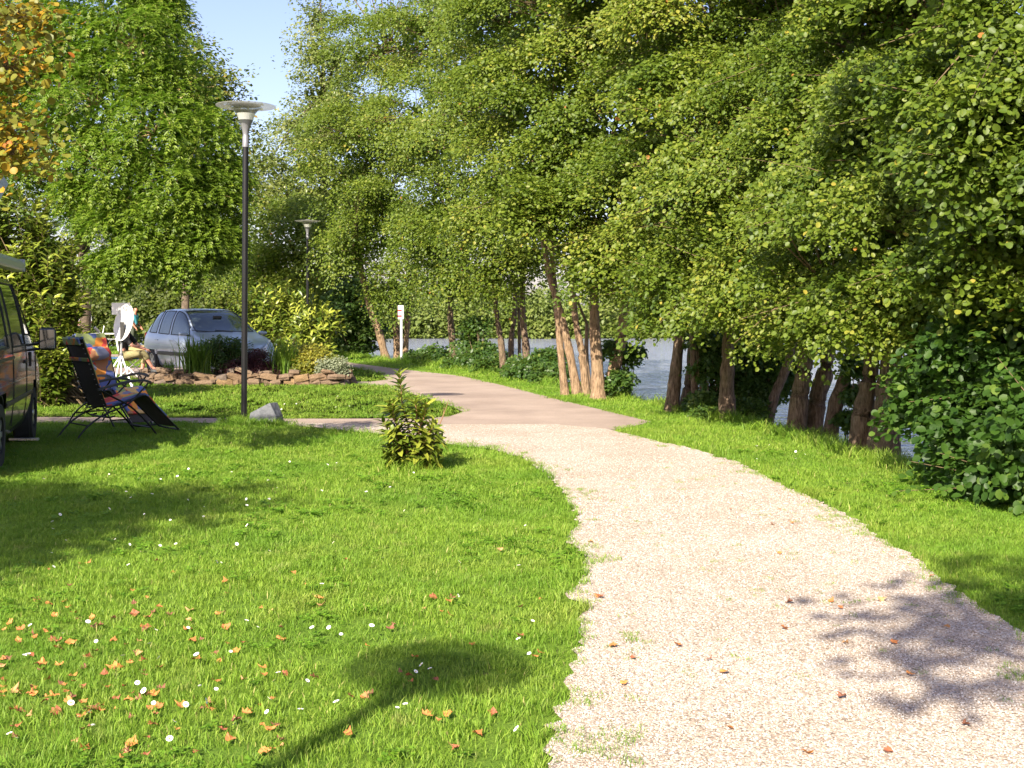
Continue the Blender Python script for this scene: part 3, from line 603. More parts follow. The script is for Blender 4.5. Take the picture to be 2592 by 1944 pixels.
alder('alder with a thick grey trunk forking beside the open water', 20.9,
      [([(1293, 857), (1290, 790), (1285, 720), (1283, 600)], 33, 0.0), ([(1316, 862), (1326, 800), (1342, 735), (1352, 640)], 36, 0.3)],
      [(1400, 60, 170, 22), (1380, 270, 165, 21.6), (1370, 440, 145, 21), (1370, 545, 75, 20.4), (1415, 620, 50, 20.2), (1300, 590, 40, 20.8)], 0.068, 15, per=125, bm_=M_BARKLIT, lean=0.8, br=0.40, shape='hex', cap=[(1400, -240, 220, 22)])
alder('alder with shaded twin trunks just right of the open water', 18.4,
      [([(1449, 888), (1456, 840), (1462, 780), (1475, 660)], 36, 0.0), ([(1474, 892), (1487, 840), (1492, 790), (1500, 680)], 28, 0.3), ([(1505, 892), (1500, 830), (1496, 750), (1492, 660)], 18, -0.2)],
      [(1560, 90, 190, 19.5), (1510, 290, 175, 19), (1500, 460, 150, 18.4), (1470, 590, 80, 17.8), (1530, 620, 78, 17.9), (1440, 665, 40, 18.2), (1560, 540, 95, 18)], 0.065, 16, per=130, lean=1.5, br=0.38, shape='hex', cap=[(1560, -220, 230, 19.5)])
alder('upright alder trunk with an orange rotten foot in the dark thicket', 16.9,
      [([(1573, 905), (1570, 850), (1572, 780), (1574, 660)], 39, 0.0), ([(1648, 916), (1672, 860), (1700, 790), (1730, 680)], 26, 0.4)],
      [(1720, 100, 200, 18), (1660, 300, 185, 17.4), (1640, 480, 160, 16.8), (1640, 610, 85, 16.2), (1700, 650, 65, 16.2), (1590, 640, 60, 16.4)], 0.057, 17, per=160, lean=1.5, br=0.36, shape='hex', cap=[(1720, -240, 250, 18)])
alder('leaning alder clump of three brown trunks with sunlit feet', 15.2,
      [([(1716, 922), (1727, 860), (1740, 780), (1748, 660)], 46, 0.0), ([(1752, 928), (1766, 860), (1783, 800), (1796, 680)], 46, 0.2), ([(1785, 940), (1806, 870), (1832, 790), (1850, 680)], 35, -0.3)],
      [(1880, 110, 210, 16), (1840, 310, 190, 15.6), (1800, 490, 170, 15), (1790, 620, 85, 14.6), (1850, 665, 58, 14.6), (1730, 690, 48, 15)], 0.054, 18, per=175, lean=1.4, br=0.34, shape='hex', cap=[(1880, -250, 270, 16)])
alder('two massive dark alder trunks at the near end of the row', 13.0,
      [([(1852, 962), (1862, 900), (1880, 810), (1890, 680)], 52, 0.0), ([(1905, 988), (1912, 920), (1922, 830), (1930, 690)], 76, -0.2)],
      [(2020, 110, 220, 13.8), (1980, 320, 205, 13.2), (1950, 510, 180, 12.8), (1960, 640, 75, 12.3), (2060, 620, 100, 12.6), (1890, 680, 45, 12.6)], 0.053, 19, per=185, lean=1.2, br=0.31, shape='round', cap=[(2020, -260, 290, 13.8)])
# near right tree whose leaves hang into the picture
st = [(np.array([(5.6, 8.6, -0.6), (5.3, 8.5, 1.2), (5.0, 8.6, 2.8), (4.6, 8.8, 4.4)]), 0.15, 0.08)]
r = np.random.RandomState(20)
B = [blob(2180, 130, 150, 9.4), blob(2080, 260, 110, 9.8), blob(2190, 380, 150, 9.2), blob(2160, 540, 95, 9.6), blob(2240, 620, 90, 9.3), blob(2000, 180, 70, 10), blob(2300, 300, 200, 8.9), blob(2070, 590, 50, 10)]
arr, cents = bough_cloud(B, r, 0.057, 145, 0.27, 1.0, 'round', 0.55, tintb=0.30, spray=.2)
a2, c2 = bough_cloud([blob(2200, -260, 330, 9.4), blob(2560, 200, 300, 8.8), blob(2560, 650, 240, 8.8)], r, 0.12, 40, 0.4, 0.6, 'hex', 0.4); arr = join([arr, a2])
make_tree('alder_tree', 'near alder hanging its large leaves in at the upper right corner', 'tree', (5.6, 8.6, -0.6), st, arr, cents, M_ALDER, M_BARK, ALD, 0.5, [([st[0][0][-2], C], 0.05, 0.015) for C, R in B], 20, twr=0.007)

# leafy bush at the right edge: its front leaves singly, the rest as one mass
def leaf_parts(root, arr_list, mats, protos, n_single, seed, org, name='leaf'):
    """arr_list: (P,T,N,L) per leaf sorted by nearness; first n_single become objects sharing proto meshes"""
    P, T, N, L = arr_list; T = nrm(T); B = nrm(np.cross(N, T)); N = nrm(np.cross(T, B)); r = np.random.RandomState(seed)
    for i in range(min(n_single, len(P))):
        o = bpy.data.objects.new(name, protos[r.randint(len(protos))]); COL.objects.link(o); o.parent = root
        M = Matrix(((T[i][0], B[i][0], N[i][0], P[i][0] - org[0]), (T[i][1], B[i][1], N[i][1], P[i][1] - org[1]), (T[i][2], B[i][2], N[i][2], P[i][2] - org[2]), (0, 0, 0, 1)))
        o.matrix_local = M @ Matrix.Scale(float(L[i]), 4)
def leaf_proto(name, shape, aspect, tint, m_):
    z = np.zeros((1, 3)); V, Lp, sz, t = leaves(z, np.array([[1., 0, 0]]), np.array([[0, 0, 1.]]), [1.0], [aspect], np.array([tint]), shape)
    me = raw_mesh(name, V, Lp, sz, tint=t, smooth=True); me.materials.append(m_); return me
r = np.random.RandomState(21); base = (4.75, 9.6, -0.5); root = empty('riverside_bush', base)
tag(root, 'dense dark green round leaved bush at the right edge of the verge', 'bush')
B = [blob(2190, 790, 115, 10.1), blob(2120, 890, 75, 10.5), blob(2190, 970, 85, 9.9), blob(2260, 880, 130, 9.6), blob(2060, 800, 50, 11), blob(2140, 710, 85, 10.1), blob(2030, 870, 34, 11), blob(2110, 985, 36, 10.2), blob(2190, 1040, 40, 9.6), blob(2420, 850, 240, 9.3)]
arr, cents = bough_cloud(B, r, 0.075, 95, 0.28, 1.0, 'round', 0.6, tintb=0.4, minz=-0.3, spray=.2)
V, L, Sz, T = place_arr(arr, base); cr = link('foliage', raw_mesh('foliage', V, L, Sz, tint=T), M_BUSH, root); cr['kind'] = 'stuff'
mb = MB()
for C, R in B:
    tube_arr(mb, [np.array(base) + r.normal(0, .12, 3), (np.array(base) + C) / 2 + r.normal(0, .15, 3), C], 0.025, 0.008, 5, 4)
for c in cents[r.rand(len(cents)) < 0.5]:
    C = B[int(np.argmin([np.linalg.norm(c - b[0]) for b in B]))][0]; mb.tube([C, (C + c) / 2 + UP * .05, c], [.009, .006, .003], 4, cap=False)
for p_ in SPR: mb.tube(p_, [.0055, .0045, .002], 3, cap=False)
SPR.clear()
mb.build('branches', M_TWIG, root, smooth=True, org=base)
protos = [leaf_proto('bush_leaf_%d' % i, 'round', 0.85, t, M_BUSH) for i, t in enumerate((0.35, 0.6, 0.75, 0.9))]
PP, TT, NN, LL = [], [], [], []
for (u, v, y) in [(1935, 810, 11.2), (1920, 880, 11.2), (1960, 840, 11.0), (1985, 750, 11), (2010, 800, 10.8), (2040, 850, 10.4), (1995, 900, 10.8), (1950, 900, 11), (2070, 780, 10.2), (2100, 850, 10.0), (2130, 940, 9.9), (2060, 950, 10.2), (2150, 700, 9.6), (2090, 690, 10), (2170, 830, 9.3), (2190, 980, 9.4), (2140, 1010, 9.6), (2080, 1000, 10), (2195, 900, 9.2), (2040, 700, 10.5)]:
    C = Wp(u, v, y); ax = nrm(np.array([-0.7, -0.5, -0.15]) + r.normal(0, .3, 3))
    for k in range(14):
        s_ = k / 13; PP.append(C + ax * (s_ - .5) * 0.34 + r.normal(0, .012, 3)); side = 1 if k % 2 else -1
        sv = np.cross(ax, UP); TT.append(ax * 0.6 + sv * side * 0.8 - UP * 0.35 + r.normal(0, .2, 3)); NN.append(nrm(UP * 0.8 + np.array([-.4, -.5, 0]) + r.normal(0, .35, 3))); LL.append(r.uniform(.055, .09))
leaf_parts(root, (np.array(PP), np.array(TT), np.array(NN), np.array(LL)), None, protos, 280, 5, base)

# pale tall trees far behind the second lamp
def plain_tree(name, label, y, trunk, blobs, leaf, seed, lmat, group=None, per=80, br=0.6, shape='kite', dens=1.0, fill=0.4, cat='tree', twigs=0.2, bm_=None, crown='crown', tintb=0.45, wd=20, back=0.45):
    r = np.random.RandomState(seed); bm_ = bm_ or M_BARKD; B = [blob(*b) for b in blobs]; arr, cents = bough_cloud(B, r, leaf, per, br, dens, shape, fill, tintb=tintb, back=back)
    P = np.array([Wp(u, v, y) for u, v in trunk]); g = ground_z(P[:1, 0], P[:1, 1])[0]; P[0][2] = g - 0.1
    r0 = px(wd, y) / 2; limbs = [([P[-1], (P[-1] + C) / 2 + UP * .2, C], r0 * .5, .02) for C, R in B]
    return make_tree(name, label, cat, tuple(float(c) for c in P[0]), [(P, r0, r0 * .5)], arr, cents, lmat, bm_ or M_BARK, group, twigs, limbs, seed, crown_name=crown)
plain_tree('poplar_tree', 'tall pale glossy tree rising beside the patch of sky', 50, [(690, 745), (692, 600), (700, 350), (700, 200)],
           [(695, 45, 48, 51), (675, 110, 42, 50), (735, 130, 58, 50), (700, 205, 58, 50), (665, 290, 75, 50), (740, 270, 80, 50), (700, 400, 110, 49), (620, 420, 70, 49), (580, 350, 55, 49), (690, -40, 40, 51)], 0.13, 31, M_PALE, per=70, br=0.75, dens=1.15)
plain_tree('poplar_tree', 'broad olive green tree behind the second lamp head', 46, [(640, 760), (640, 650), (645, 560)],
           [(600, 500, 90, 46), (690, 500, 90, 45.5), (640, 590, 90, 45), (730, 590, 75, 44), (560, 590, 70, 45), (770, 470, 70, 45), (790, 660, 60, 43), (700, 660, 60, 44)], 0.12, 32, M_ALDER, per=75, br=0.7)
plain_tree('maple_tree', 'tree with browning leaf tips peeking out behind the ash against the sky', 36, [(400, 740), (402, 500), (410, 300)],
           [(345, 40, 62, 36), (420, 140, 60, 36), (465, 205, 48, 36), (410, 240, 90, 36), (320, 120, 90, 37), (490, 290, 48, 36), (310, -90, 70, 36), (470, 400, 75, 36)], 0.13, 33, M_YMAPLE, per=55, br=0.6, dens=1.0)
# ash tree: drooping feathered leaves
def ash_cloud(blobs, r, n_tip, frond=0.30, lf=0.085, nleaf=5):
    P, T, N, Lw, W_, tt, cents = [], [], [], [], [], [], []
    for C, R in blobs:
        C = np.asarray(C); R = np.asarray(R); d = rand_dirs(r, n_tip); face = np.maximum(d @ nrm(np.array([0, 0, 1.5]) - C), d @ TS); d = d[r.rand(n_tip) < 0.3 + 0.7 * np.clip(0.6 + face, 0, 1)]
        bc = C + d * R * (r.uniform(0.5, 1.02, len(d)) ** 0.6)[:, None]; cents.append(bc)
        for c, o in zip(bc, d):
            nf = r.randint(6, 10); a0 = r.uniform(0, 6.28); t0 = r.normal(0, .14)
            up = nrm(o * 0.7 + UP * 0.6 + r.normal(0, .2, 3)); e1 = nrm(np.cross(up, r.normal(size=3))); e2 = np.cross(up, e1)
            for f in range(nf):
                a = a0 + 6.283 * f / nf; ax = e1 * math.cos(a) + e2 * math.sin(a) + up * r.uniform(0.0, 0.5); ax /= np.linalg.norm(ax); Lf = frond * r.uniform(.7, 1.2)
                s_ = np.linspace(0.3, 1.0, nleaf); pts = c + ax * (s_ * Lf)[:, None] - UP * (0.34 * Lf * s_ ** 2)[:, None]
                tn = nrm(ax - UP * (.68 * s_)[:, None]); sv = nrm(np.cross(tn, UP + 0.01)); nn = nrm(np.cross(sv, tn) + r.normal(0, .25, (nleaf, 3)))
                for sg in (1, -1):
                    P.append(pts); T.append(tn * 0.75 + sv * sg * 0.75 - UP * 0.25); N.append(nn + sv * sg * -0.3)
                P.append(pts[-1:]); T.append(tn[-1:]); N.append(nn[-1:])
                m_ = 2 * nleaf + 1; Lw.append(lf * r.uniform(.8, 1.2, m_)); tt.append(np.clip(r.normal(.45 + t0, .13, m_), 0, 1))
    P, T, N = np.vstack(P), np.vstack(T), np.vstack(N); Lw = np.concatenate(Lw); T = T - N * (T * N).sum(1, keepdims=True) / (N * N).sum(1, keepdims=True)
    return leaves(P, T, N, Lw, Lw * 0.30, np.concatenate(tt), 'kite'), np.vstack(cents)
r = np.random.RandomState(41); ya = 24.0
B = [blob(u, v, q, ya + dy) for u, v, q, dy in [(230, -40, 140, 0), (150, 90, 130, 0), (300, 110, 130, -.3), (375, 190, 92, 0), (210, 230, 130, -.6), (330, 290, 130, -.8), (435, 300, 78, -.3), (120, 300, 110, -.4), (240, 380, 110, -.9), (370, 410, 110, -.9), (460, 430, 75, -.4), (330, 490, 80, -1), (430, 500, 70, -.8), (250, 470, 70, -1), (90, 160, 110, 0), (300, 545, 50, -1.2), (400, 560, 46, -1), (490, 380, 50, -.2), (480, 520, 45, -.5), (235, 575, 38, -1.2), (170, 440, 70, -.6), (340, 20, 60, .2), (20, 220, 110, .2), (30, 380, 90, .3), (-60, 300, 120, .5), (60, 60, 110, .4)]]
arr, cents = ash_cloud(B, r, 140)
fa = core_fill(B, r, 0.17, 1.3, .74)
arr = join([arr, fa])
P0 = Wp(176, 800, ya); P0[2] = -.1
st = [(np.array([P0, Wp(186, 640, ya), Wp(178, 540, ya), Wp(165, 470, ya)]), 0.12, 0.10), (np.array([Wp(176, 540, ya), Wp(230, 440, ya), Wp(300, 330, ya)]), 0.11, 0.05)]
make_tree('ash_tree', 'big bright green ash with feathery drooping leaves left of the lamp', 'tree', tuple(float(c) for c in P0), st, arr, cents, M_ASH, M_ASHTWIG, None, 0.14, [([st[i % 2][0][-1], (st[i % 2][0][-1] + C) / 2 + UP * .2, C], .05, .015) for i, (C, R) in enumerate(B)], 41, twr=0.012, trunkmat=M_BARKD)
# laurels: upright shoots set with long glossy leaves
def shoots(r, base_pts, tips, lf=0.12, nl=20, wd=0.30, tintb=0.45):
    P, T, N, Lw, tt = [], [], [], [], []
    for b, t in zip(base_pts, tips):
        ax = t - b; Ls = np.linalg.norm(ax); ax = ax / Ls; e1 = nrm(np.cross(ax, np.array([.3, .7, .2]))); e2 = np.cross(ax, e1); tb = r.normal(0, .12)
        for k in range(nl):
            s_ = (k + .5) / nl; a = 2.4 * k + r.uniform(-.3, .3); o = e1 * math.cos(a) + e2 * math.sin(a); up = 0.35 + 0.75 * s_
            P.append(b + ax * Ls * s_); T.append(o + ax * up - UP * 0.15); N.append(ax * 1.0 - o * up * .8 + r.normal(0, .15, 3)); Lw.append(lf * r.uniform(.7, 1.2) * (1.05 - .25 * s_)); tt.append(tintb - .15 + .5 * s_ ** 3 + tb + r.normal(0, .1))
    P, T, N = np.array(P), np.array(T), np.array(N); Lw = np.array(Lw); T = T - N * (T * N).sum(1, keepdims=True) / (N * N).sum(1, keepdims=True)
    return leaves(P, T, N, Lw, Lw * wd, np.clip(np.array(tt), 0, 1), 'lance')
def laurel(name, label, blobs, foot, seed, n_sh, lf, shl=(0.35, 0.7), cat='shrub', wd=0.30, upd=0.85, nl=18, tintb=0.45, fillleaf=0.12):
    r = np.random.RandomState(seed); bp_, tp = [], []
    for C, R in blobs:
        R = np.asarray(R); k = int(n_sh * (R.mean() ** 2)); d = rand_dirs(r, k); d[:, 2] = np.abs(d[:, 2]) * .9 - 0.25; d = nrm(d)
        t = C + d * R * r.uniform(.8, 1.12, (k, 1)); t[:, 2] = np.maximum(t[:, 2], .2); ax = nrm(d * .55 + UP * upd + r.normal(0, .18, (k, 3))); b_ = t - ax * r.uniform(*shl, (k, 1)); b_[:, 2] = np.maximum(b_[:, 2], 0.02)
        bp_.append(b_); tp.append(t)
    bp_, tp = np.vstack(bp_), np.vstack(tp); arr = shoots(r, bp_, tp, lf, nl, wd, tintb)
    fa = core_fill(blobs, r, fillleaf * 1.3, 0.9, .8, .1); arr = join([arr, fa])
    root = empty(name, foot); tag(root, label, cat)
    mb = MB()
    for b_, t in zip(bp_, tp): mb.tube([b_, t], [.005, .003], 4, cap=False)
    for b_ in bp_[r.rand(len(bp_)) < .12]:
        f = np.array(foot) + r.normal(0, .25, 3) * np.array([1, 1, 0]); mb.tube([f, (f + b_) / 2 + r.normal(0, .1, 3), b_], [.018, .012, .007], 5, cap=False)
    mb.build('stems', M_TWIG, root, smooth=True, org=foot)
    V, L, Sz, T = place_arr(arr, foot); o = link('foliage', raw_mesh('foliage', V, L, Sz, tint=T), M_LAUREL, root); o['kind'] = 'stuff'; return root
yb = 19.6
laurel('laurel_hedge', 'tall laurel hedge with upright shoots behind the dark van', [blob(u, v, q, yb + dy) for u, v, q, dy in [(30, 470, 80, 0), (90, 560, 80, 0), (30, 600, 90, 0), (110, 660, 65, -.3), (70, 740, 75, -.4), (120, 760, 45, -.5), (20, 760, 80, 0), (100, 820, 45, -.5), (-80, 560, 110, 0), (-90, 740, 110, 0), (-60, 430, 70, 0), (140, 600, 45, 0), (150, 660, 36, -.2), (158, 715, 24, -.3), (140, 740, 30, -.3)]], (-7.2, 19.6, 0), 51, 200, 0.19, wd=.33, tintb=.5)
yc = 37.5
laurel('laurel_shrub', 'sunlit laurel bush behind the silver car and second lamp', [blob(u, v, q, yc + dy) for u, v, q, dy in [(560, 650, 52, 0), (610, 690, 62, 0), (680, 700, 58, -1), (545, 720, 45, 0), (640, 640, 42, .5), (705, 680, 30, -1), (620, 755, 50, -1.5), (690, 750, 40, -1.6)]], (-7.0, 37.5, 0), 52, 70, 0.27, (.5, .9), nl=16, wd=.34, tintb=.55, fillleaf=.2)
# bank undergrowth
def bush(name, label, blobs, seed, leaf, lmat, per=60, br=.3, shape='kite', cat='bush', group=None, fill=.6, minz=-.9, tintb=.4, dens=1.0):
    r = np.random.RandomState(seed); B = [blob(*b) for b in blobs]; C0 = B[0][0]; foot = (float(C0[0]), float(C0[1]), float(ground_z(np.array([C0[0]]), np.array([C0[1]]))[0]) - .03)
    arr, cents = bough_cloud(B, r, leaf, per, br, dens, shape, fill, tintb=tintb, minz=minz if minz is not None else None); root = empty(name, foot); tag(root, label, cat, group)
    mb = MB()
    for c in cents[r.rand(len(cents)) < .25]: mb.tube([np.array(foot) + r.normal(0, .05, 3), (np.array(foot) + c) / 2 + r.normal(0, .06, 3), c], [.012, .008, .004], 4, cap=False)
    if mb.v: mb.build('stems', M_TWIG, root, smooth=True, org=foot)
    V, L, Sz, T = place_arr(arr, foot); o = link('foliage', raw_mesh('foliage', V, L, Sz, tint=T), lmat, root); o['kind'] = 'stuff'; return root
UG = 'undergrowth bushes along the river bank'
for lab, bl, lf in [('dark bush filling the bank left of the leaning sunlit alder', [(760, 690, 42, 41), (740, 735, 34, 42), (795, 715, 26, 41), (780, 752, 20, 41), (770, 640, 40, 42)], .13),
                    ('low bush at the water right of the striped sign post', [(925, 784, 36, 35.6), (895, 780, 24, 36.5), (960, 782, 28, 34.8)], .10),
                    ('bright green bush round the straight alder stem', [(1040, 780, 36, 31.5), (1012, 745, 26, 32.5), (1030, 705, 22, 32.5), (1065, 790, 30, 30), (992, 795, 26, 32)], .095),
                    ('bush at the feet of the slim shaded alder stems', [(1162, 795, 36, 26.6), (1122, 800, 26, 27.2), (1190, 814, 26, 25.6), (1190, 775, 22, 26.6)], .085),
                    ('small leafy shoots between the forking trunk and the open water', [(1362, 765, 15, 21.3), (1335, 815, 16, 21), (1330, 750, 14, 21.3)], .07),
                    ('dark shrub between the twin trunks and the orange footed alder', [(1530, 865, 28, 18), (1545, 800, 34, 18.2), (1535, 740, 36, 18.4), (1525, 900, 16, 17.2)], .068),
                    ('deep dark thicket behind the brown leaning trunks', [(1630, 830, 52, 18.2), (1660, 755, 62, 18.4), (1610, 765, 52, 18.4), (1685, 820, 36, 18), (1620, 885, 26, 17.2)], .066),
                    ('leafy shoots in the gap before the two massive trunks', [(1846, 850, 18, 14.8), (1838, 905, 14, 14.6), (1850, 790, 20, 14.8)], .06)]:
    bush('bank_bush', lab, bl, abs(hash(lab)) % 1 + len(lab), lf, M_UNDER, per=55, br=px(17, bl[0][3]), group=UG)
# hedge of dark shrubs behind the car, left background
for lab, bl in [('dark clipped shrub row behind the seated camper and dish', [(225, 630, 70, 52), (290, 650, 60, 51), (350, 640, 80, 50), (300, 580, 70, 52), (190, 680, 60, 52), (250, 700, 40, 51), (330, 705, 40, 50)]),
                ('dark shrub row behind the roof of the silver car', [(420, 640, 80, 49), (480, 600, 75, 49), (510, 680, 60, 48), (450, 690, 55, 47.5), (390, 700, 50, 48), (540, 590, 70, 50), (560, 660, 55, 49), (400, 570, 60, 50)]),
                ('shaded shrub row running off to the left behind the laurel hedge', [(130, 650, 80, 53), (40, 650, 80, 53), (-60, 640, 90, 53), (80, 580, 80, 54), (-160, 640, 100, 54)]),
                ('tall dark bush closing the gap between poplars and bend', [(600, 690, 60, 52), (660, 690, 55, 52), (720, 690, 50, 52), (620, 630, 60, 53), (690, 620, 60, 53), (740, 650, 50, 52)])]:
    bush('shrub_hedge', lab, bl, len(lab), .16, M_HEDGE, per=60, br=.6, cat='hedge', minz=0, fill=1.0)
# far bank
FB = 'bushes on the far bank of the lake'
r0 = np.random.RandomState(5)
for i, (u, lab) in enumerate([(760, 'far bank bush behind the dark thicket left of the sign'), (870, 'pale far bank bush seen beside the striped sign post'), (930, 'pale far bank bush left of the straight alder stem'), (1020, 'pale far bank bush right of the straight alder stem'), (1085, 'far bank bush behind the slim shaded stems'), (1180, 'far bank bush left of the orange lit alder clump'),
                               (1300, 'far bank bush behind the thick grey trunk'), (1400, 'far bank bush above the open water'), (1510, 'far bank bush behind the shaded twin trunks'), (1640, 'far bank bush behind the deep thicket'), (1800, 'far bank bush behind the leaning brown trunks'), (1960, 'far bank bush behind the massive dark trunks'), (2120, 'far bank bush behind the right edge bush')]):
    y = 100 + r0.uniform(0, 2); h = r0.uniform(42, 60)
    bush('far_bush', lab, [(u, 722 - h * .5, h, y), (u + 45, 712, 30, y), (u - 40, 710, 32, y), (u + 10, 655, 40, y + 3), (u - 20, 722, 14, y - 1), (u + 28, 722, 14, y - 1)], 60 + i, .36, M_FARBUSH, per=45, br=1.1, group=FB, minz=-.7, tintb=.5)
# maple leaves hanging in at the upper left; the tree itself stands beside the van outside the picture
r = np.random.RandomState(71)
B = [blob(-30, 60, 100, 10.5), blob(20, 150, 48, 10.5), blob(-15, 270, 62, 10.3), blob(55, 40, 36, 10.8), blob(25, 330, 34, 10.2), blob(-150, 200, 160, 10.5), (np.array([-8.4, 10.0, 4.8]), (1.7, 1.7, 1.2))]
arr, cents = bough_cloud(B, r, .066, 15, .26, .40, 'round', .03, tintb=.38, aspect=1.05, flat=.3)
st = [(np.array([(-9.2, 9.6, -.1), (-9.1, 9.7, 1.5), (-8.9, 9.9, 3.2), (-8.5, 10, 4.4)]), .16, .09)]
make_tree('maple_tree', 'near maple with yellow and orange leaves hanging in at the upper left corner', 'tree', (-9.2, 9.6, -.1), st, arr, cents, M_MAPLE, M_TWIG, None, .6, [([st[0][0][-1], (st[0][0][-1] + C) / 2 + UP * .3, C], .05, .012) for C, R in B], 71, twr=.006)
# trees behind and left of the viewer, which shade parts of the lawn and path
kshift = 1 / math.tan(SUN_EL)
def shade_tree(lab, target, h, R, seed, dens, limb=None, tr=(-.3, 0)):
    c = np.array([target[0] + SH.x * h * kshift, target[1] + SH.y * h * kshift, h]); r = np.random.RandomState(seed)
    Bl = [(c + np.array(o) * R, (R * q, R * q, R * q * .7)) for o, q in [((0, 0, 0), .75), ((.6, .3, .2), .5), ((-.6, .2, .1), .55), ((.1, -.6, .2), .5), ((.1, .6, -.1), .5)]]
    arr, cents = bough_cloud(Bl, r, .13, 60, .5, dens, 'kite', .45, back=.9); b0 = (float(c[0] + tr[0]), float(c[1] + tr[1]), -.05)
    st = [(np.array([b0, (c[0] - .1, c[1], h * .4), (c[0], c[1], h * .8)]), .2, .1)]
    return make_tree('shade_tree', lab, 'tree', b0, st, arr, cents, M_ALDER, M_BARK, 'trees shading the lawn from behind', .2, [([st[0][0][-1], C], .07, .02) for C, R_ in Bl] + (limb or []), seed)
shade_tree('broad tree left of the lawn, outside the picture', (-4.5, 8.3), 6.5, 1.8, 81, .62)
shade_tree('broad tree behind the viewer, outside the picture', (4.5, 4.9), 6.5, 2.1, 82, .5, tr=(3.2, -.5))

print('LEAF TRIS', NLEAF)
# ---------------------------------------------------------------- materials for made things
M_BLACKMETAL = mat('black_paint', (0.008, 0.008, 0.009), 0.38, spec=0.4)
M_GREYMETAL = mat('grey_paint', (0.20, 0.20, 0.22), 0.4, metal=0.3)
M_SHADE = mat('frosted_shade', (0.42, 0.42, 0.38), 0.35, noise=((0.36, 0.37, 0.33), 3))
def frosted(name, col, clear):
    m = mat(name, col, .35); n = m.node_tree.nodes; l = m.node_tree.links; t = n.new('ShaderNodeBsdfTransparent'); t.inputs[0].default_value = (.9, .9, .86, 1); tr = n.new('ShaderNodeBsdfTranslucent'); tr.inputs[0].default_value = (*col, 1)
    m1 = n.new('ShaderNodeMixShader'); m1.inputs[0].default_value = .4; m2 = n.new('ShaderNodeMixShader'); m2.inputs[0].default_value = clear
    l.new(n['Principled BSDF'].outputs[0], m1.inputs[1]); l.new(tr.outputs[0], m1.inputs[2]); l.new(m1.outputs[0], m2.inputs[1]); l.new(t.outputs[0], m2.inputs[2]); l.new(m2.outputs[0], n['Material Output'].inputs[0]); return m
M_SHADE = frosted('frosted_shade', (.40, .40, .37), .55)
M_DIFF = mat('white_diffuser', (0.85, 0.85, 0.84), 0.3)
M_WHITE = mat('white_paint', (0.80, 0.80, 0.80), 0.4)
M_DISHW = mat('dish_white', (0.78, 0.78, 0.77), 0.35, noise=((0.70, 0.70, 0.69), 5))
M_REDP = mat('red_paint', (0.36, 0.035, 0.04), 0.5); M_PINKP = mat('faded_red_white', (0.66, 0.50, 0.52), 0.5)
M_ALU = mat('bare_aluminium', (0.70, 0.70, 0.71), 0.32, metal=0.7)
M_BLACKPL = mat('black_plastic', (0.025, 0.024, 0.024), 0.45)
M_MESH = mat('dark_mesh_fabric', (0.040, 0.033, 0.030), 0.85, noise=((0.055, 0.046, 0.04), 300), bump=0.4, bscale=400)
M_TYRE = mat('tyre_rubber', (0.022, 0.022, 0.023), 0.85); M_RIM = mat('wheel_rim', (0.55, 0.56, 0.58), 0.3, metal=0.8)
M_CARPAINT = mat('silver_blue_paint', (0.38, 0.45, 0.55), 0.32, metal=0.3, coat=0.6)
M_VANPAINT = mat('dark_grey_paint', (0.060, 0.060, 0.060), 0.25, metal=0.35, coat=0.6)
M_GLASS = mat('tinted_glass', (0.035, 0.05, 0.055), 0.04, spec=0.9, coat=0.5); M_VGLASS = mat('van_glass', (0.02, 0.03, 0.03), 0.05, spec=0.8)
M_LAMPGLASS = mat('headlamp_glass', (0.75, 0.78, 0.80), 0.08, coat=1.0); M_SEAL = mat('rubber_seal', (0.015, 0.015, 0.016), 0.6)
M_MIRGLASS = mat('mirror_glass', (0.25, 0.28, 0.30), 0.05, metal=1.0)
M_SOIL = mat('bed_soil', (0.05, 0.035, 0.022), 0.95, noise=((0.09, 0.065, 0.04), 8), bump=.8, bscale=15)
M_SLATE = mat('slate', (0.065, 0.072, 0.085), 0.75, noise=((0.17, 0.175, 0.19), 7), bump=.8, bscale=14)
M_BLUEF = mat('blue_canvas', (0.035, 0.10, 0.20), 0.8); M_SKIN = mat('skin', (0.52, 0.27, 0.19), 0.55, noise=((0.45, 0.2, 0.15), 12)); M_REDSKIN = mat('tanned_skin', (0.50, 0.20, 0.13), 0.55)
M_KHAKI = mat('khaki_cloth', (0.30, 0.27, 0.13), 0.9, noise=((0.24, 0.21, 0.10), 10), bump=.3, bscale=30); M_BLACKC = mat('black_cloth', (0.02, 0.02, 0.022), 0.9)
M_TEAL = mat('teal_cloth', (0.05, 0.27, 0.36), 0.9, noise=((0.08, 0.34, 0.42), 8)); M_DKC = mat('dark_trousers', (0.05, 0.06, 0.04), 0.9); M_WHC = mat('white_cloth', (0.8, 0.8, 0.8), 0.9)
M_WHH = mat('white_hair', (0.75, 0.74, 0.72), 0.8); M_BRH = mat('brown_hair', (0.10, 0.05, 0.03), 0.7); M_SHOE = mat('dark_shoe', (0.05, 0.055, 0.06), 0.7); M_EYE = mat('eye', (0.03, 0.02, 0.02), 0.3)
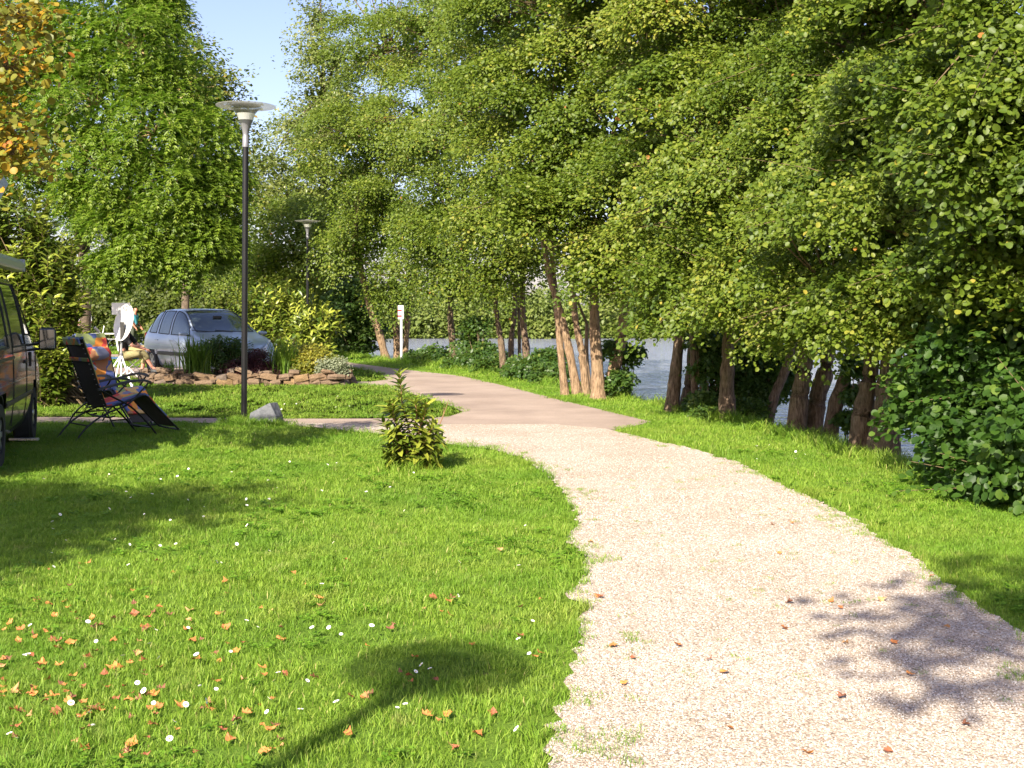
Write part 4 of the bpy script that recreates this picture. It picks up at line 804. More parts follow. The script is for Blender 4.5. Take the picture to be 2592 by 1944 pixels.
def cushion_mat():
    m = bpy.data.materials.new('patchwork_print'); m.use_nodes = True; n = m.node_tree.nodes; l = m.node_tree.links; b = n['Principled BSDF']; b.inputs['Roughness'].default_value = .9
    tc = n.new('ShaderNodeTexCoord'); no = n.new('ShaderNodeTexNoise'); no.inputs['Scale'].default_value = 5; l.new(tc.outputs['Object'], no.inputs['Vector'])
    mx = n.new('ShaderNodeMixRGB'); mx.inputs[0].default_value = .22; l.new(tc.outputs['Object'], mx.inputs[1]); l.new(no.outputs['Color'], mx.inputs[2])
    vo = n.new('ShaderNodeTexVoronoi'); vo.inputs['Scale'].default_value = 8.5; l.new(mx.outputs[0], vo.inputs['Vector']); sp = n.new('ShaderNodeSeparateColor'); l.new(vo.outputs['Color'], sp.inputs[0])
    r = n.new('ShaderNodeValToRGB'); r.color_ramp.interpolation = 'CONSTANT'; el = r.color_ramp.elements
    cs = [(0, (.10, .14, .34)), (.2, (.62, .07, .05)), (.4, (.80, .30, .05)), (.58, (.30, .36, .14)), (.7, (.66, .42, .16)), (.82, (.22, .23, .32)), (.92, (.45, .20, .10))]
    el[0].position, el[0].color = cs[0][0], (*cs[0][1], 1); el[1].position, el[1].color = cs[-1][0], (*cs[-1][1], 1)
    for p, c in cs[1:-1]:
        e = el.new(p); e.color = (*c, 1)
    l.new(sp.outputs[0], r.inputs[0]); l.new(r.outputs[0], b.inputs['Base Color']); return m
M_CUSH = cushion_mat()
def copy_tree(o, parent=None):
    c = o.copy(); COL.objects.link(c)
    if parent is not None: c.parent = parent; c.matrix_parent_inverse = o.matrix_parent_inverse
    for ch_ in list(o.children): copy_tree(ch_, c)
    return c

# ---------------------------------------------------------------- street lamps
def make_lamp():
    t = empty('street_lamp')
    a = MB(); a.lathe([(.0, 0), (.06, 0), (.06, .02), (.041, .03), (.041, 3.85), (.0, 3.85)], n=20); a.build('pole', M_BLACKMETAL, t, smooth=True)
    a = MB(); a.lathe([(.0, 3.84), (.045, 3.84), (.045, 3.98), (.040, 3.99), (.040, 4.02), (.050, 4.08), (.072, 4.15), (.100, 4.215), (0, 4.215)], n=24); a.build('collar', M_GREYMETAL, t, smooth=True)
    a = MB(); a.lathe([(.0, 4.216), (.098, 4.216), (.127, 4.305), (.0, 4.31)], n=24); a.build('diffuser', M_DIFF, t, smooth=True)
    a = MB(); a.lathe([(.124, 4.306), (.130, 4.309), (.175, 4.365), (.235, 4.40), (.32, 4.413), (.412, 4.408), (.413, 4.416), (.32, 4.426), (.24, 4.414), (.172, 4.377), (.124, 4.312), (.124, 4.306)], n=40); a.build('shade', M_SHADE, t, smooth=True)
    a = MB(); a.lathe([(.0, 4.425), (.21, 4.4225), (.20, 4.432), (.10, 4.445), (.05, 4.465), (0, 4.47)], n=40); a.build('lid', M_GREYMETAL, t, smooth=True)
    return t
LAMPG = 'funnel headed street lamps'
lp = make_lamp(); x_, y_ = G(527, 912.5); lp.location = (x_, y_, 0); lp.rotation_euler = (0, rad(0.35), 0)
tag(lp, 'tall black street lamp with a funnel shade at the edge of the near lawn', 'street lamp', LAMPG)
l2 = copy_tree(lp); l2.location = ((664 * S - U0) / F * 37.6, 37.6, 0); l2.rotation_euler = (0, rad(0.1), 0)
tag(l2, 'smaller looking street lamp farther back in front of the laurel bush', 'street lamp', LAMPG)
l3 = copy_tree(lp); Lh = 4.42 / math.tan(SUN_EL); l3.location = (-.30 + SH.x * Lh, 5.15 + SH.y * Lh, 0); l3.rotation_euler = (0, 0, 0)
tag(l3, 'street lamp beside the path behind the viewer, outside the picture', 'street lamp', LAMPG)
# slate block by the lamp
x_, y_ = G(578, 917); a = MB(); hw = .20
top = [(-.24, -.13, .0), (.17, -.14, .0), (.19, .13, 0), (-.25, .14, 0), (-.21, -.10, .175), (.065, -.10, .315), (.105, .10, .31), (-.2, .11, .17), (.17, -.13, .13), (.18, .11, .13)]
a.add(top, [(3, 2, 1, 0), (0, 1, 8, 5, 4), (4, 5, 6, 7), (5, 8, 9, 6), (8, 1, 2, 9), (2, 3, 7, 6, 9), (3, 0, 4, 7)])
o = a.build('stone_block', M_SLATE, bevel=.006); o.location = (x_, y_, -.01); o.rotation_euler = (0, 0, rad(-8)); tag(o, 'angular grey slate block at the foot of the lamp', 'stone')
# striped sign
x_, y_ = G(867, 783); z_ = float(ground_z(np.array([x_]), np.array([y_]))[0])
t = empty('sign_post', (x_, y_, z_)); tag(t, 'white post with a small red and white striped panel by the bend', 'sign')
a = MB(); a.tube([(0, 0, -.1), (0, 0, 1.35)], .038, 12); a.build('post', M_WHITE, t, smooth=True)
P_ = empty('panel'); P_.parent = t; P_.rotation_euler = (0, 0, rad(42))
bpy.data.objects.remove(P_)
a = MB(); Rz = Matrix.Rotation(rad(-35), 3, 'Z'); a.box((-.01, -.02, 1.52), (.20, .05, .42), M=Rz); pn = a.build('panel', M_WHITE, t, bevel=.006)
for zc, hh, mm in ((1.655, .11, M_PINKP), (1.575, .05, M_REDP), (1.485, .11, M_PINKP), (1.405, .055, M_REDP)):
    a = MB(); a.box(tuple(Rz @ Vector((-.018, -.0265, 0)) + Vector((-.01, -.02, zc))), (.16, .004, hh), M=Rz); a.build('stripe', mm, pn)

# ---------------------------------------------------------------- stone edged bed with its plants
t = empty('stone_wall', (-5.6, 24.9, 0)); tag(t, 'low dry stone wall of flat brown stones edging the flower bed', 'wall')
def rock(name, seed, sx, sy, sz):
    r = np.random.RandomState(seed); bm = bmesh.new(); bmesh.ops.create_cube(bm, size=2)
    bmesh.ops.subdivide_edges(bm, edges=list(bm.edges), cuts=1, use_grid_fill=True)
    for v in bm.verts:
        c = v.co; q = max(abs(c.x), abs(c.y), abs(c.z)); k = c.length; v.co = c * (1 - .36 * (k - 1)) * (1 + r.uniform(-.17, .17)); v.co.x *= sx; v.co.y *= sy; v.co.z *= sz
    bmesh.ops.triangulate(bm, faces=list(bm.faces)); me = bpy.data.meshes.new(name); bm.to_mesh(me); bm.free(); return me
RC = [((.12, .075, .042), (.21, .14, .08)), ((.12, .08, .05), (.20, .14, .09)), ((.17, .11, .05), (.26, .17, .085)), ((.10, .075, .06), (.18, .135, .10))]
RM = [mat('wall_stone_%d' % i, c, .9, noise=(d_, 5), bump=.9, bscale=9) for i, (c, d_) in enumerate(RC)]
protos_r = []
for i in range(10):
    me = rock('wall_stone', 200 + i, 1, .8, 1); me.materials.append(RM[i % 4]); protos_r.append(me)
r = np.random.RandomState(9)
WALL = spline([(-8.0, 25.9), (-7.7, 25.0), (-6.6, 24.75), (-5.2, 24.7), (-4.1, 24.6), (-3.55, 24.75), (-3.5, 25.4), (-3.8, 26.0)], 14)
seg = np.r_[0, np.cumsum(np.linalg.norm(np.diff(WALL, axis=0), axis=1))]
for course, (zc, hh) in enumerate(((.065, .075), (.18, .065), (.285, .055))):
    s_ = r.uniform(0, .1)
    while s_ < seg[-1] - .1:
        wd = r.uniform(.13, .46) * (1.0 if course else 1.1)
        if course < 2 or r.rand() < .45:
            q = s_ + wd / 2; x = np.interp(q, seg, WALL[:, 0]); y = np.interp(q, seg, WALL[:, 1]); q2 = min(q + .1, seg[-1]); an = math.atan2(np.interp(q2, seg, WALL[:, 1]) - y, np.interp(q2, seg, WALL[:, 0]) - x + 1e-6)
            o = bpy.data.objects.new('stone', protos_r[r.randint(10)]); COL.objects.link(o); o.parent = t
            o.location = (x + 5.6 + r.normal(0, .02), y - 24.9 + r.normal(0, .03) + .03 * course, zc + r.normal(0, .012)); o.rotation_euler = (r.normal(0, .12), r.normal(0, .16), an + r.normal(0, .2)); o.scale = (wd * .56, r.uniform(.11, .17), hh * r.uniform(.8, 1.25))
        s_ += wd * 1.02
a = MB(); ring = [(x, y, .0) for x, y in WALL]; cen = (-5.6, 25.5)
a.add([(x, y, -.02) for x, y in WALL] + [(cen[0] + (x - cen[0]) * .96, cen[1] + (y - cen[1]) * .9, .2) for x, y in WALL] + [(-5.6, 25.5, .24)],
      [(i, i + 1, len(WALL) + i + 1, len(WALL) + i) for i in range(len(WALL) - 1)] + [(len(WALL) + i, len(WALL) + i + 1, 2 * len(WALL)) for i in range(len(WALL) - 1)] + [(len(WALL) - 1, 0, len(WALL), 2 * len(WALL) - 1), (2 * len(WALL) - 1, len(WALL), 2 * len(WALL))])
tag(a.build('flower_bed_soil', M_SOIL, smooth=True), kind='structure', label='dark soil of the raised flower bed')
def sword(name, label, u, v, y, n_, h, seed, spread=.28, wdt=.028, lm=None):
    r = np.random.RandomState(seed); C = Wp(u, v, y); C[2] = .2; root = empty(name, tuple(C)); tag(root, label, 'plant'); V, L, Sz, T = [], [], [], []
    for i in range(n_):
        a0 = r.uniform(0, 6.28); ln = r.uniform(.15, 1.0); hh = h * r.uniform(.6, 1.1); b_ = r.normal(0, spread * .35, 3) * [1, .6, 0]; k = 5; base = len(V); fa = a0 + 1.57
        for j in range(k + 1):
            f = j / k; x = b_[0] + math.cos(a0) * ln * spread * 1.4 * f * f; yy = b_[1] + math.sin(a0) * ln * spread * 1.4 * f * f; z = hh * (f - .35 * ln * f ** 3); wv = wdt * (1 - f ** 2) * .5 + .001
            V += [(x - math.cos(fa) * wv, yy - math.sin(fa) * wv, z), (x + math.cos(fa) * wv, yy + math.sin(fa) * wv, z)]
        tt = np.clip(r.normal(.45, .2), 0, 1); T += [tt] * (2 * k + 2)
        for j in range(k): q = base + 2 * j; L += [q, q + 1, q + 3, q + 2]; Sz.append(4)
    o = link('blades', raw_mesh('blades', V, L, Sz, tint=T), lm or M_IRIS, root); o['kind'] = 'stuff'
    return root
sword('iris_clump', 'green sword leaved clump at the left end of the bed before the car door', 422, 800, 24.98, 230, .95, 91, .36)
sword('iris_clump', 'bluish sword leaved clump right of the barberry in the bed', 612, 800, 25.1, 150, .9, 92, .32)
sword('iris_clump', 'small grass tuft growing by the rear wheel of the car', 365, 805, 26.0, 40, .35, 93, .2, .02)
bush('flowering_shrub', 'bushy green shrub with small flowers in the bed before the bonnet', [(478, 780, 32, 25.3), (455, 768, 22, 25.4), (500, 760, 22, 25.4), (475, 742, 14, 25.4), (512, 745, 10, 25.4), (450, 745, 9, 25.4)], 94, .05, M_UNDER, per=26, br=.16, cat='shrub', minz=.2)
bush('barberry_shrub', 'dark purple barberry in the bed beside the lamp pole', [(530, 792, 24, 25.2), (556, 796, 22, 25.1), (582, 804, 15, 25.1), (540, 772, 12, 25.2), (512, 800, 20, 25.0), (560, 768, 8, 25.1)], 95, .04, M_PURPLE, per=40, br=.15, cat='shrub', minz=.2)
bush('golden_shrub', 'yellow variegated shrub at the right end of the bed', [(665, 790, 30, 25.2), (690, 775, 26, 25.3), (645, 785, 20, 25.3), (705, 795, 18, 25.2), (668, 760, 20, 25.4)], 96, .055, M_YELLOW, per=40, br=.16, cat='shrub', minz=.2, tintb=.28)
bush('silver_plant', 'low silvery leaved plant spilling over the right end of the wall', [(715, 806, 16, 24.9), (700, 808, 14, 24.9), (732, 810, 10, 24.9)], 97, .04, M_SILVER, per=40, br=.12, cat='plant', minz=.25)
# barberry sprigs sticking up
mbt = MB()
# small laurel on the near lawn: every leaf its own
r = np.random.RandomState(101); x_, y_ = G(887, 1016); base = (x_, y_, 0.0); root = empty('laurel_shrub', base); tag(root, 'small young laurel shrub standing alone on the near lawn', 'shrub')
def lw(u, v, dy=0.0): return Wp(u, v, y_ + dy)
stems_ = [[(890, 1012), (888, 960), (882, 920), (870, 880), (866, 840), (862, 806)], [(884, 1012), (868, 985), (852, 960), (838, 930), (826, 908)], [(882, 1014), (862, 1000), (848, 985), (840, 965)], [(893, 1012), (897, 970), (905, 930), (915, 905), (922, 870)], [(895, 1012), (915, 985), (932, 960), (948, 950)], [(888, 1012), (878, 960), (858, 920), (845, 895), (838, 880)], [(892, 1010), (893, 940), (900, 895), (896, 868)], [(890, 1012), (905, 1000), (925, 985), (936, 978)], [(886, 1010), (872, 950), (852, 905), (848, 872)], [(893, 1012), (903, 960), (908, 915), (906, 885)]]
stems_ += [[(888, 1013), (875, 1000), (858, 992), (846, 990)], [(885, 1012), (865, 975), (856, 945), (850, 935)], [(893, 1012), (915, 1000), (928, 1000), (936, 1002)], [(892, 1012), (910, 960), (926, 935), (935, 925)], [(890, 1012), (884, 990), (872, 965), (868, 945)], [(893, 1012), (900, 985), (912, 965), (920, 950)]]
mb = MB(); PP, TT, NN, LL = [], [], [], []; mb2 = MB()
for k, sp in enumerate(stems_):
    dy = r.uniform(-.2, .2); pts = np.array([lw(u, v, dy * i / len(sp)) for i, (u, v) in enumerate(sp)]); Q = spline(pts, 5); mb.tube(Q, list(np.linspace(.010, .004, len(Q))), 6)
    n_ = 36 if k == 0 else 31; lo = .34 if k == 0 else .16
    for j in range(n_):
        f = lo + (1 - lo) * (j + .5) / n_; i0 = min(int(f * (len(Q) - 1)), len(Q) - 2); p = Q[i0] + (Q[i0 + 1] - Q[i0]) * (f * (len(Q) - 1) - i0); ax = nrm(Q[i0 + 1] - Q[i0]); a_ = 2.4 * j + r.uniform(-.3, .3)
        e1 = nrm(np.cross(ax, np.array([.2, .9, .1]))); e2 = np.cross(ax, e1); o = e1 * math.cos(a_) + e2 * math.sin(a_); up = .25 + .9 * f ** 3
        T = nrm(o + ax * up - UP * .15 * (1 - f)); PP.append(p); TT.append(T); NN.append(nrm(ax + UP * .4 - o * up * .6 + r.normal(0, .12, 3))); LL.append(r.uniform(.14, .205) * (1.05 - .35 * f ** 4))
protos_l = [leaf_proto('laurel_leaf_%d' % i, 'lance', .36, q, M_LAUREL) for i, q in enumerate((.35, .5, .7, .85, 1.0))]
od = np.argsort(np.array(PP)[:, 1]); PP, TT, NN, LL = [np.array(q)[od] for q in (PP, TT, NN, LL)]
leaf_parts(root, (PP, TT, NN, LL), None, protos_l, 300, 102, base)
V, L, Sz, T = leaves(PP[300:] - np.array(base), TT[300:], NN[300:], LL[300:], LL[300:] * .36, np.clip(r.normal(.45, .2, len(PP) - 300), 0, 1), 'lance'); o = link('foliage', raw_mesh('foliage', V, L, Sz, tint=T), M_LAUREL, root); o['kind'] = 'stuff'
mb.build('stems', mat('laurel_stem', (.22, .12, .05), .7), root, smooth=True, org=base)
mb2.tube([lw(890, 1010), lw(915, 985), lw(938, 945), lw(955, 905), lw(968, 868)], [.008, .007, .006, .005, .003], 6); mb2.tube([lw(938, 945), lw(943, 920), lw(941, 905)], [.005, .003, .002], 5); mb2.tube([lw(950, 915), lw(958, 895), lw(960, 872)], [.004, .003, .002], 5); mb2.tube([lw(930, 955), lw(945, 935), lw(952, 925)], [.005, .003, .002], 5)
mb2.build('dead_twig', mat('dead_wood', (.20, .11, .06), .9), root, smooth=True, org=base)
strewP = r.normal(0, .13, (60, 2)) + np.array([x_, y_ - .02])
scatter('shrub_grass', np.c_[strewP, np.zeros(60)], np.c_[r.normal(0, .1, (60, 2)), r.uniform(0, 6.28, 60)], np.c_[r.uniform(.8, 1.1, (60, 2)), r.uniform(.8, 1.3, 60)], TALL, 'longer grass round the foot of the small shrub')
strewP = np.c_[r.normal(0, .16, 90) + lp.location.x, r.normal(0, .1, 90) + lp.location.y - .1]; strewQ = np.c_[r.normal(0, .2, 60) + o_.x if False else r.normal(0, .22, 60) + G(578, 917)[0], r.normal(0, .05, 60) + G(578, 917)[1] - .2]
sp_ = np.vstack([strewP, strewQ])
scatter('lamp_grass', np.c_[sp_, np.zeros(150)], np.c_[r.normal(0, .1, (150, 2)), r.uniform(0, 6.28, 150)], np.c_[r.uniform(.9, 1.3, (150, 2)), r.uniform(.5, 1.1, 150)], TALL, 'longer grass round the lamp foot and slate block')

# ---------------------------------------------------------------- zero gravity recliners
def make_recliner(pillow):
    t = empty('recliner_chair'); W2 = .27
    back = [(.02, .385), (-.06, .60), (-.15, .86), (-.235, 1.10), (-.275, 1.21)]; seat = [(.02, .385), (.16, .40), (.34, .455), (.52, .50)]; leg = [(.52, .50), (.66, .36), (.83, .185), (.96, .06)]
    prof = back[::-1] + seat[1:] + leg[1:]
    def panel(pr, y0, y1, off, th, sag=0.0):
        mb = MB(); Q = spline(np.array(pr), 4); tn = nrm(np.gradient(Q, axis=0)); nn = np.c_[-tn[:, 1], tn[:, 0]]; m = 5; V = []; k = len(Q)
        for sgn in (0, 1):
            for q, n_ in zip(Q, nn):
                for j in range(m):
                    y = y0 + (y1 - y0) * j / (m - 1); s_ = off + sgn * th - sag * (1 - (2 * j / (m - 1) - 1) ** 2); V.append((q[0] + n_[0] * s_, y, q[1] + n_[1] * s_))
        Fs = []
        for i in range(k - 1):
            for j in range(m - 1):
                a_ = i * m + j; Fs += [(a_, a_ + 1, a_ + m + 1, a_ + m), (k * m + a_, k * m + a_ + m, k * m + a_ + m + 1, k * m + a_ + 1)]
            a_ = i * m; Fs += [(a_, a_ + m, k * m + a_ + m, k * m + a_), (a_ + m - 1, k * m + a_ + m - 1, k * m + a_ + 2 * m - 1, a_ + 2 * m - 1)]
        for i in (0, k - 1):
            for j in range(m - 1): a_ = i * m + j; Fs.append((a_, a_ + 1, k * m + a_ + 1, k * m + a_))
        mb.add(V, Fs); return mb
    P3 = lambda pr, y: [(x, y, z) for x, z in pr]
    panel(back[::-1], -W2 + .025, W2 - .025, .0, .006, .02).build('back_mesh', M_MESH, t, smooth=True)
    panel(seat, -W2 + .025, W2 - .025, .0, .006, .02).build('seat_mesh', M_MESH, t, smooth=True)
    panel(leg[:3] + [(.93, .09)], -W2 + .025, W2 - .025, .0, .006, .01).build('leg_mesh', M_MESH, t, smooth=True)
    # quilt: normals of the profile point to the sitter's side
    c = panel([(-.285, 1.235)] + back[::-1][1:] + seat[1:] + leg[1:3], -W2 + .03, W2 - .03, .012, .022, .012).build('cushion', M_CUSH, t, smooth=True)
    mb = MB(); mb.box((-.30, 0, 1.185), (.02, 2 * W2 - .05, .09), M=Matrix.Rotation(rad(-19), 3, 'Y')); mb.build('head_flap', M_CUSH, c, bevel=.006)
    mb = MB(); mb.box((-.208, 0, .965), (.012, 2 * W2 + .03, .045), M=Matrix.Rotation(rad(-18), 3, 'Y')); mb.build('strap', M_CUSH, c, bevel=.003)
    if pillow:
        mb = MB(); M_ = Matrix.Rotation(rad(-19), 3, 'Y'); n_ = 14; V = []; Fs = []
        for i in range(9):
            y = -.22 + .44 * i / 8; rr = .085 * (1 - abs(2 * i / 8 - 1) ** 4) ** .5 + .012
            for k in range(n_): th = 6.283 * k / n_; p = M_ @ Vector((math.cos(th) * rr * .75, 0, math.sin(th) * rr)); V.append((p.x - .085, y, p.z + .97))
        for i in range(8):
            for k in range(n_): k2 = (k + 1) % n_; Fs.append((i * n_ + k, i * n_ + k2, (i + 1) * n_ + k2, (i + 1) * n_ + k))
        Fs += [tuple(range(n_))[::-1], tuple(8 * n_ + k for k in range(n_))]; mb.add(V, Fs); mb.build('pillow', M_CUSH, t, smooth=True)
    mb = MB(); q = spline(np.array(back), 4)
    for s_ in (-1, 1): mb.tube([(x, s_ * W2, z) for x, z in q], .0125, 8)
    mb.tube([(back[-1][0], -W2, back[-1][1]), (back[-1][0] - .008, -W2 * .5, back[-1][1] + .02), (back[-1][0] - .008, W2 * .5, back[-1][1] + .02), (back[-1][0], W2, back[-1][1])], .0125, 8)
    mb.tube([(.02, -W2, .385), (-.03, -W2, .30), (.05, -W2, .255), (.13, -W2, .27)], .011, 6); mb.tube([(.02, W2, .385), (-.03, W2, .30), (.05, W2, .255), (.13, W2, .27)], .011, 6); mb.tube([(.05, -W2, .255), (.05, W2, .255)], .011, 6)
    mb.build('back_frame', M_BLACKMETAL, t, smooth=True)
    mb = MB(); q = spline(np.array(seat + leg[1:]), 4)
    for s_ in (-1, 1): mb.tube([(x, s_ * W2, z) for x, z in q], .0125, 8)
    mb.tube([(.96, -W2, .06), (1.0, -W2 * .8, .045), (1.0, W2 * .8, .045), (.96, W2, .06)], .0125, 8); mb.tube([(.52, -W2, .50), (.52, W2, .50)], .011, 8); mb.build('seat_frame', M_BLACKMETAL, t, smooth=True)
    for s_ in (-1, 1):
        y = s_ * (W2 + .035)
        mb = MB(); arc = spline(np.array([(-.10, .60), (.08, .645), (.30, .685), (.48, .69), (.575, .665)]), 5); k = len(arc); V = []; Fs = []
        for i, (x, z) in enumerate(arc):
            w_ = .026 + .006 * math.sin(3.14 * i / (k - 1)); V += [(x, y - w_, z - .012), (x, y + w_, z - .012), (x, y + w_ * .9, z + .010), (x, y + w_ * .4, z + .018), (x, y - w_ * .4, z + .018), (x, y - w_ * .9, z + .010)]
        for i in range(k - 1):
            for j in range(6): j2 = (j + 1) % 6; Fs.append((i * 6 + j, i * 6 + j2, (i + 1) * 6 + j2, (i + 1) * 6 + j))
        Fs += [tuple(range(6))[::-1], tuple((k - 1) * 6 + j for j in range(6))]; mb.add(V, Fs); mb.build('armrest', M_BLACKPL, t, smooth=True)
        y2 = s_ * (W2 + .012)
        mb = MB(); mb.tube(spline(np.array([(-.36, y2, .0), (-.22, y2, .16), (.0, y2, .30), (.28, y2, .40), (.45, y2, .55), (.55, y2, .655)]), 4), .0115, 8); mb.build('leg', M_BLACKMETAL, t, smooth=True)
        y3 = s_ * (W2 + .04)
        mb = MB(); mb.tube(spline(np.array([(.66, y3, .0), (.56, y3, .13), (.42, y3, .28), (.28, y3, .40), (.06, y3, .52), (-.08, y3, .60)]), 4), .0115, 8); mb.build('leg', M_BLACKMETAL, t, smooth=True)
    mb = MB(); mb.tube([(-.20, -W2, .17), (-.20, W2, .17)], .010, 6); mb.tube([(.58, -W2 - .03, .105), (.58, W2 + .03, .105)], .010, 6); mb.build('stretcher', M_BLACKMETAL, t, smooth=True)
    mb = MB()
    for i in range(13):
        f = (i + .5) / 13; q_ = Vector((.02 - .285 * f - .01 * f, 0, .385 + .81 * f))
        for s_ in (-1, 1): mb.box((q_.x - .014, s_ * (W2 - .014), q_.z), (.006, .03, .006))
    mb.build('lacing', mat('lacing_cord', (.45, .43, .40), .8), t)
    return t
CHG = 'zero gravity recliners on the lawn'
c1 = make_recliner(False); x_, y_ = G(262, 944); c1.location = (-5.13, 14.6, 0); c1.rotation_euler = (0, 0, rad(42)); tag(c1, 'black mesh recliner seen from behind beside the van', 'recliner', CHG)
c2 = make_recliner(True); c2.location = (-5.62, 16.25, 0); c2.rotation_euler = (0, 0, rad(-33)); tag(c2, 'recliner with a patchwork cushion and headrest pillow facing the viewer', 'recliner', CHG)

# ---------------------------------------------------------------- vehicles
def grid_body(stations, splits, ns=5, nr=3):
    """stations: list of cross-sections (k points (x,y,z), from sill to roof centre) -> refined grid"""
    A_ = np.array(stations, float); n, k, _ = A_.shape
    B_ = np.array([spline(A_[:, j], ns) for j in range(k)]).transpose(1, 0, 2); C_ = np.array([spline(B_[i], nr) for i in range(len(B_))]); return C_
def body_parts(Gd, parts, root, body_mat, holes=None, body_name='body'):
    """Gd (n,k,3) half grid (y>0 side); parts: {name: (mat, fn(i,j)->bool, both)}; remaining faces are the body"""
    n, k, _ = Gd.shape; full = np.concatenate([Gd, (Gd * [1, -1, 1])[:, ::-1][:, 1:]], 1); kk = full.shape[1]; V = full.reshape(-1, 3)
    cl = {}
    for i in range(n - 1):
        for j in range(kk - 1):
            side = 1 if j < k - 1 else -1; jj = j if side == 1 else kk - 2 - j
            nm = 'body'
            if holes is not None and holes((full[i, j] + full[i + 1, j + 1]) / 2): continue
            for pn_, (m_, fn) in parts.items():
                if fn(i, jj): nm = (pn_, side) if not pn_.startswith('wind') else (pn_, 0); break
            cl.setdefault(nm, []).append((i * kk + j, i * kk + j + 1, (i + 1) * kk + j + 1, (i + 1) * kk + j))
    ends = [[tuple(range(kk))], [tuple((n - 1) * kk + j for j in range(kk))[::-1]]]
    out = {}
    for nm, Fs in cl.items():
        mb = MB(); idx = sorted({q for f in Fs for q in f}); mp = {q: a_ for a_, q in enumerate(idx)}; mb.add(V[idx], [tuple(mp[q] for q in f) for f in Fs])
        if nm == 'body':
            for cp in ends: mb.add(V[list(cp[0])], [tuple(range(len(cp[0])))])
            out['body'] = mb.build(body_name, body_mat, root, smooth=True)
        else:
            pn_ = nm[0]; o = mb.build(pn_.rstrip('0123456789').rstrip('_'), parts[pn_][0], root, smooth=True); out.setdefault(nm, o)
            # rubber seal along the pane's border
            ed = {}
            for f in Fs:
                for a_, b_ in zip(f, f[1:] + f[:1]): ed[tuple(sorted((a_, b_)))] = ed.get(tuple(sorted((a_, b_))), 0) + 1
            sm_ = MB()
            for (a_, b_), c_ in ed.items():
                if c_ == 1: sm_.tube([V[a_], V[b_]], .012, 5, cap=False)
            sm_.build('seal', M_SEAL, o, smooth=True)
    return out
def wheel(parent, x, y, z, r_, w_, spokes=6, rim=.66):
    t = empty('wheel', (x, y, z)); t.parent = parent; s_ = 1 if y > 0 else -1; MR = Matrix.Rotation(rad(-90 * s_), 3, 'X')
    a = MB(); a.lathe([(r_ * rim, -w_ / 2), (r_ * .93, -w_ / 2), (r_, -w_ * .36), (r_, w_ * .36), (r_ * .93, w_ / 2), (r_ * rim, w_ / 2), (r_ * rim, -w_ / 2)], n=32, M=MR); a.build('tyre', M_TYRE, t, smooth=True)
    a = MB(); a.lathe([(0, -w_ * .2), (r_ * .65, -w_ * .2), (r_ * .655, w_ * .47), (r_ * .60, w_ * .47), (r_ * .57, w_ * .2), (0, w_ * .2)], n=32, M=MR)
    for q in range(spokes):
        th = 6.283 * q / spokes; Mq = Matrix.Rotation(th, 3, 'Z'); b_ = MB(); b_.box((r_ * .31, 0, w_ * .36), (r_ * .6, r_ * .16, w_ * .12)); a.add([MR @ (Mq @ Vector(p)) for p in b_.v], b_.f)
    b_ = MB(); b_.lathe([(0, w_ * .3), (r_ * .15, w_ * .3), (r_ * .13, w_ * .46), (0, w_ * .47)], n=16, M=MR); a.add(b_.v, b_.f)
    a.build('rim', M_RIM, t, smooth=True); return t
def arch(parent, x, y, z, r_):
    s_ = 1 if y > 0 else -1; a = MB(); a.lathe([(0, -.16), (r_, -.16), (r_, .0), (r_ - .02, .0), (r_ - .03, -.1), (0, -.1)], n=32, M=Matrix.Rotation(rad(-90 * s_), 3, 'X'), c=(x, y, z)); a.build('wheel_arch', M_SEAL, parent, smooth=True)
# silver hatchback people carrier: stations front to back, points sill -> roof centre
def car_station(x, zb, wlow, zmid, wmid, zbelt, wbelt, zroof, wroof, xtop=None, xc=None):
    xt = x if xtop is None else xtop; xcn = xt if xc is None else xc; h = zroof - zbelt
    return [(x, wlow * .90, zb), (x, wlow, zb + .10), (x, wmid, zmid), (x, wmid * .995, zmid + (zbelt - zmid) * .6), (x, wbelt, zbelt), (x + (xt - x) * .5, wbelt + (wroof - wbelt) * .42, zbelt + h * .52), (xt, wroof, zbelt + h * .90), (xt + (xcn - xt) * .5, wroof * .70, zroof - .012), (xcn, wroof * .35, zroof - .003), (xcn, 0, zroof)]
ST = [car_station(1.96, .26, .60, .42, .66, .64, .60, .70, .50, 1.92, 2.10), car_station(1.90, .22, .72, .50, .78, .76, .70, .82, .58, 1.84, 2.0), car_station(1.70, .2, .80, .55, .86, .86, .78, .905, .66, 1.62, 1.74),
      car_station(1.40, .2, .83, .58, .885, .93, .82, .985, .72, 1.30, 1.40), car_station(1.12, .2, .84, .60, .895, .965, .84, 1.045, .77, 1.02, 1.14),
      car_station(.88, .2, .84, .62, .90, .975, .85, 1.20, .75, .70, .80), car_station(.62, .2, .84, .62, .90, .985, .855, 1.38, .70, .42, .50), car_station(.36, .2, .84, .62, .90, .99, .86, 1.525, .655, .16, .22),
      car_station(.02, .2, .84, .62, .90, .995, .86, 1.595, .645, -.08, -.06), car_station(-.20, .2, .84, .62, .90, 1.0, .86, 1.612, .645, -.24, -.22), car_station(-.75, .2, .84, .62, .90, 1.01, .855, 1.62, .64, -.75, -.75),
      car_station(-.88, .2, .84, .62, .90, 1.015, .855, 1.618, .64, -.88, -.88), car_station(-1.42, .2, .83, .62, .895, 1.03, .84, 1.59, .62, -1.32, -1.32), car_station(-1.70, .22, .82, .62, .88, 1.04, .82, 1.54, .59, -1.52, -1.52),
      car_station(-1.90, .24, .80, .62, .86, 1.03, .79, 1.40, .56, -1.66, -1.70), car_station(-2.05, .28, .74, .60, .80, .98, .70, 1.05, .50, -1.98, -2.04)]
NS, NR = 4, 3
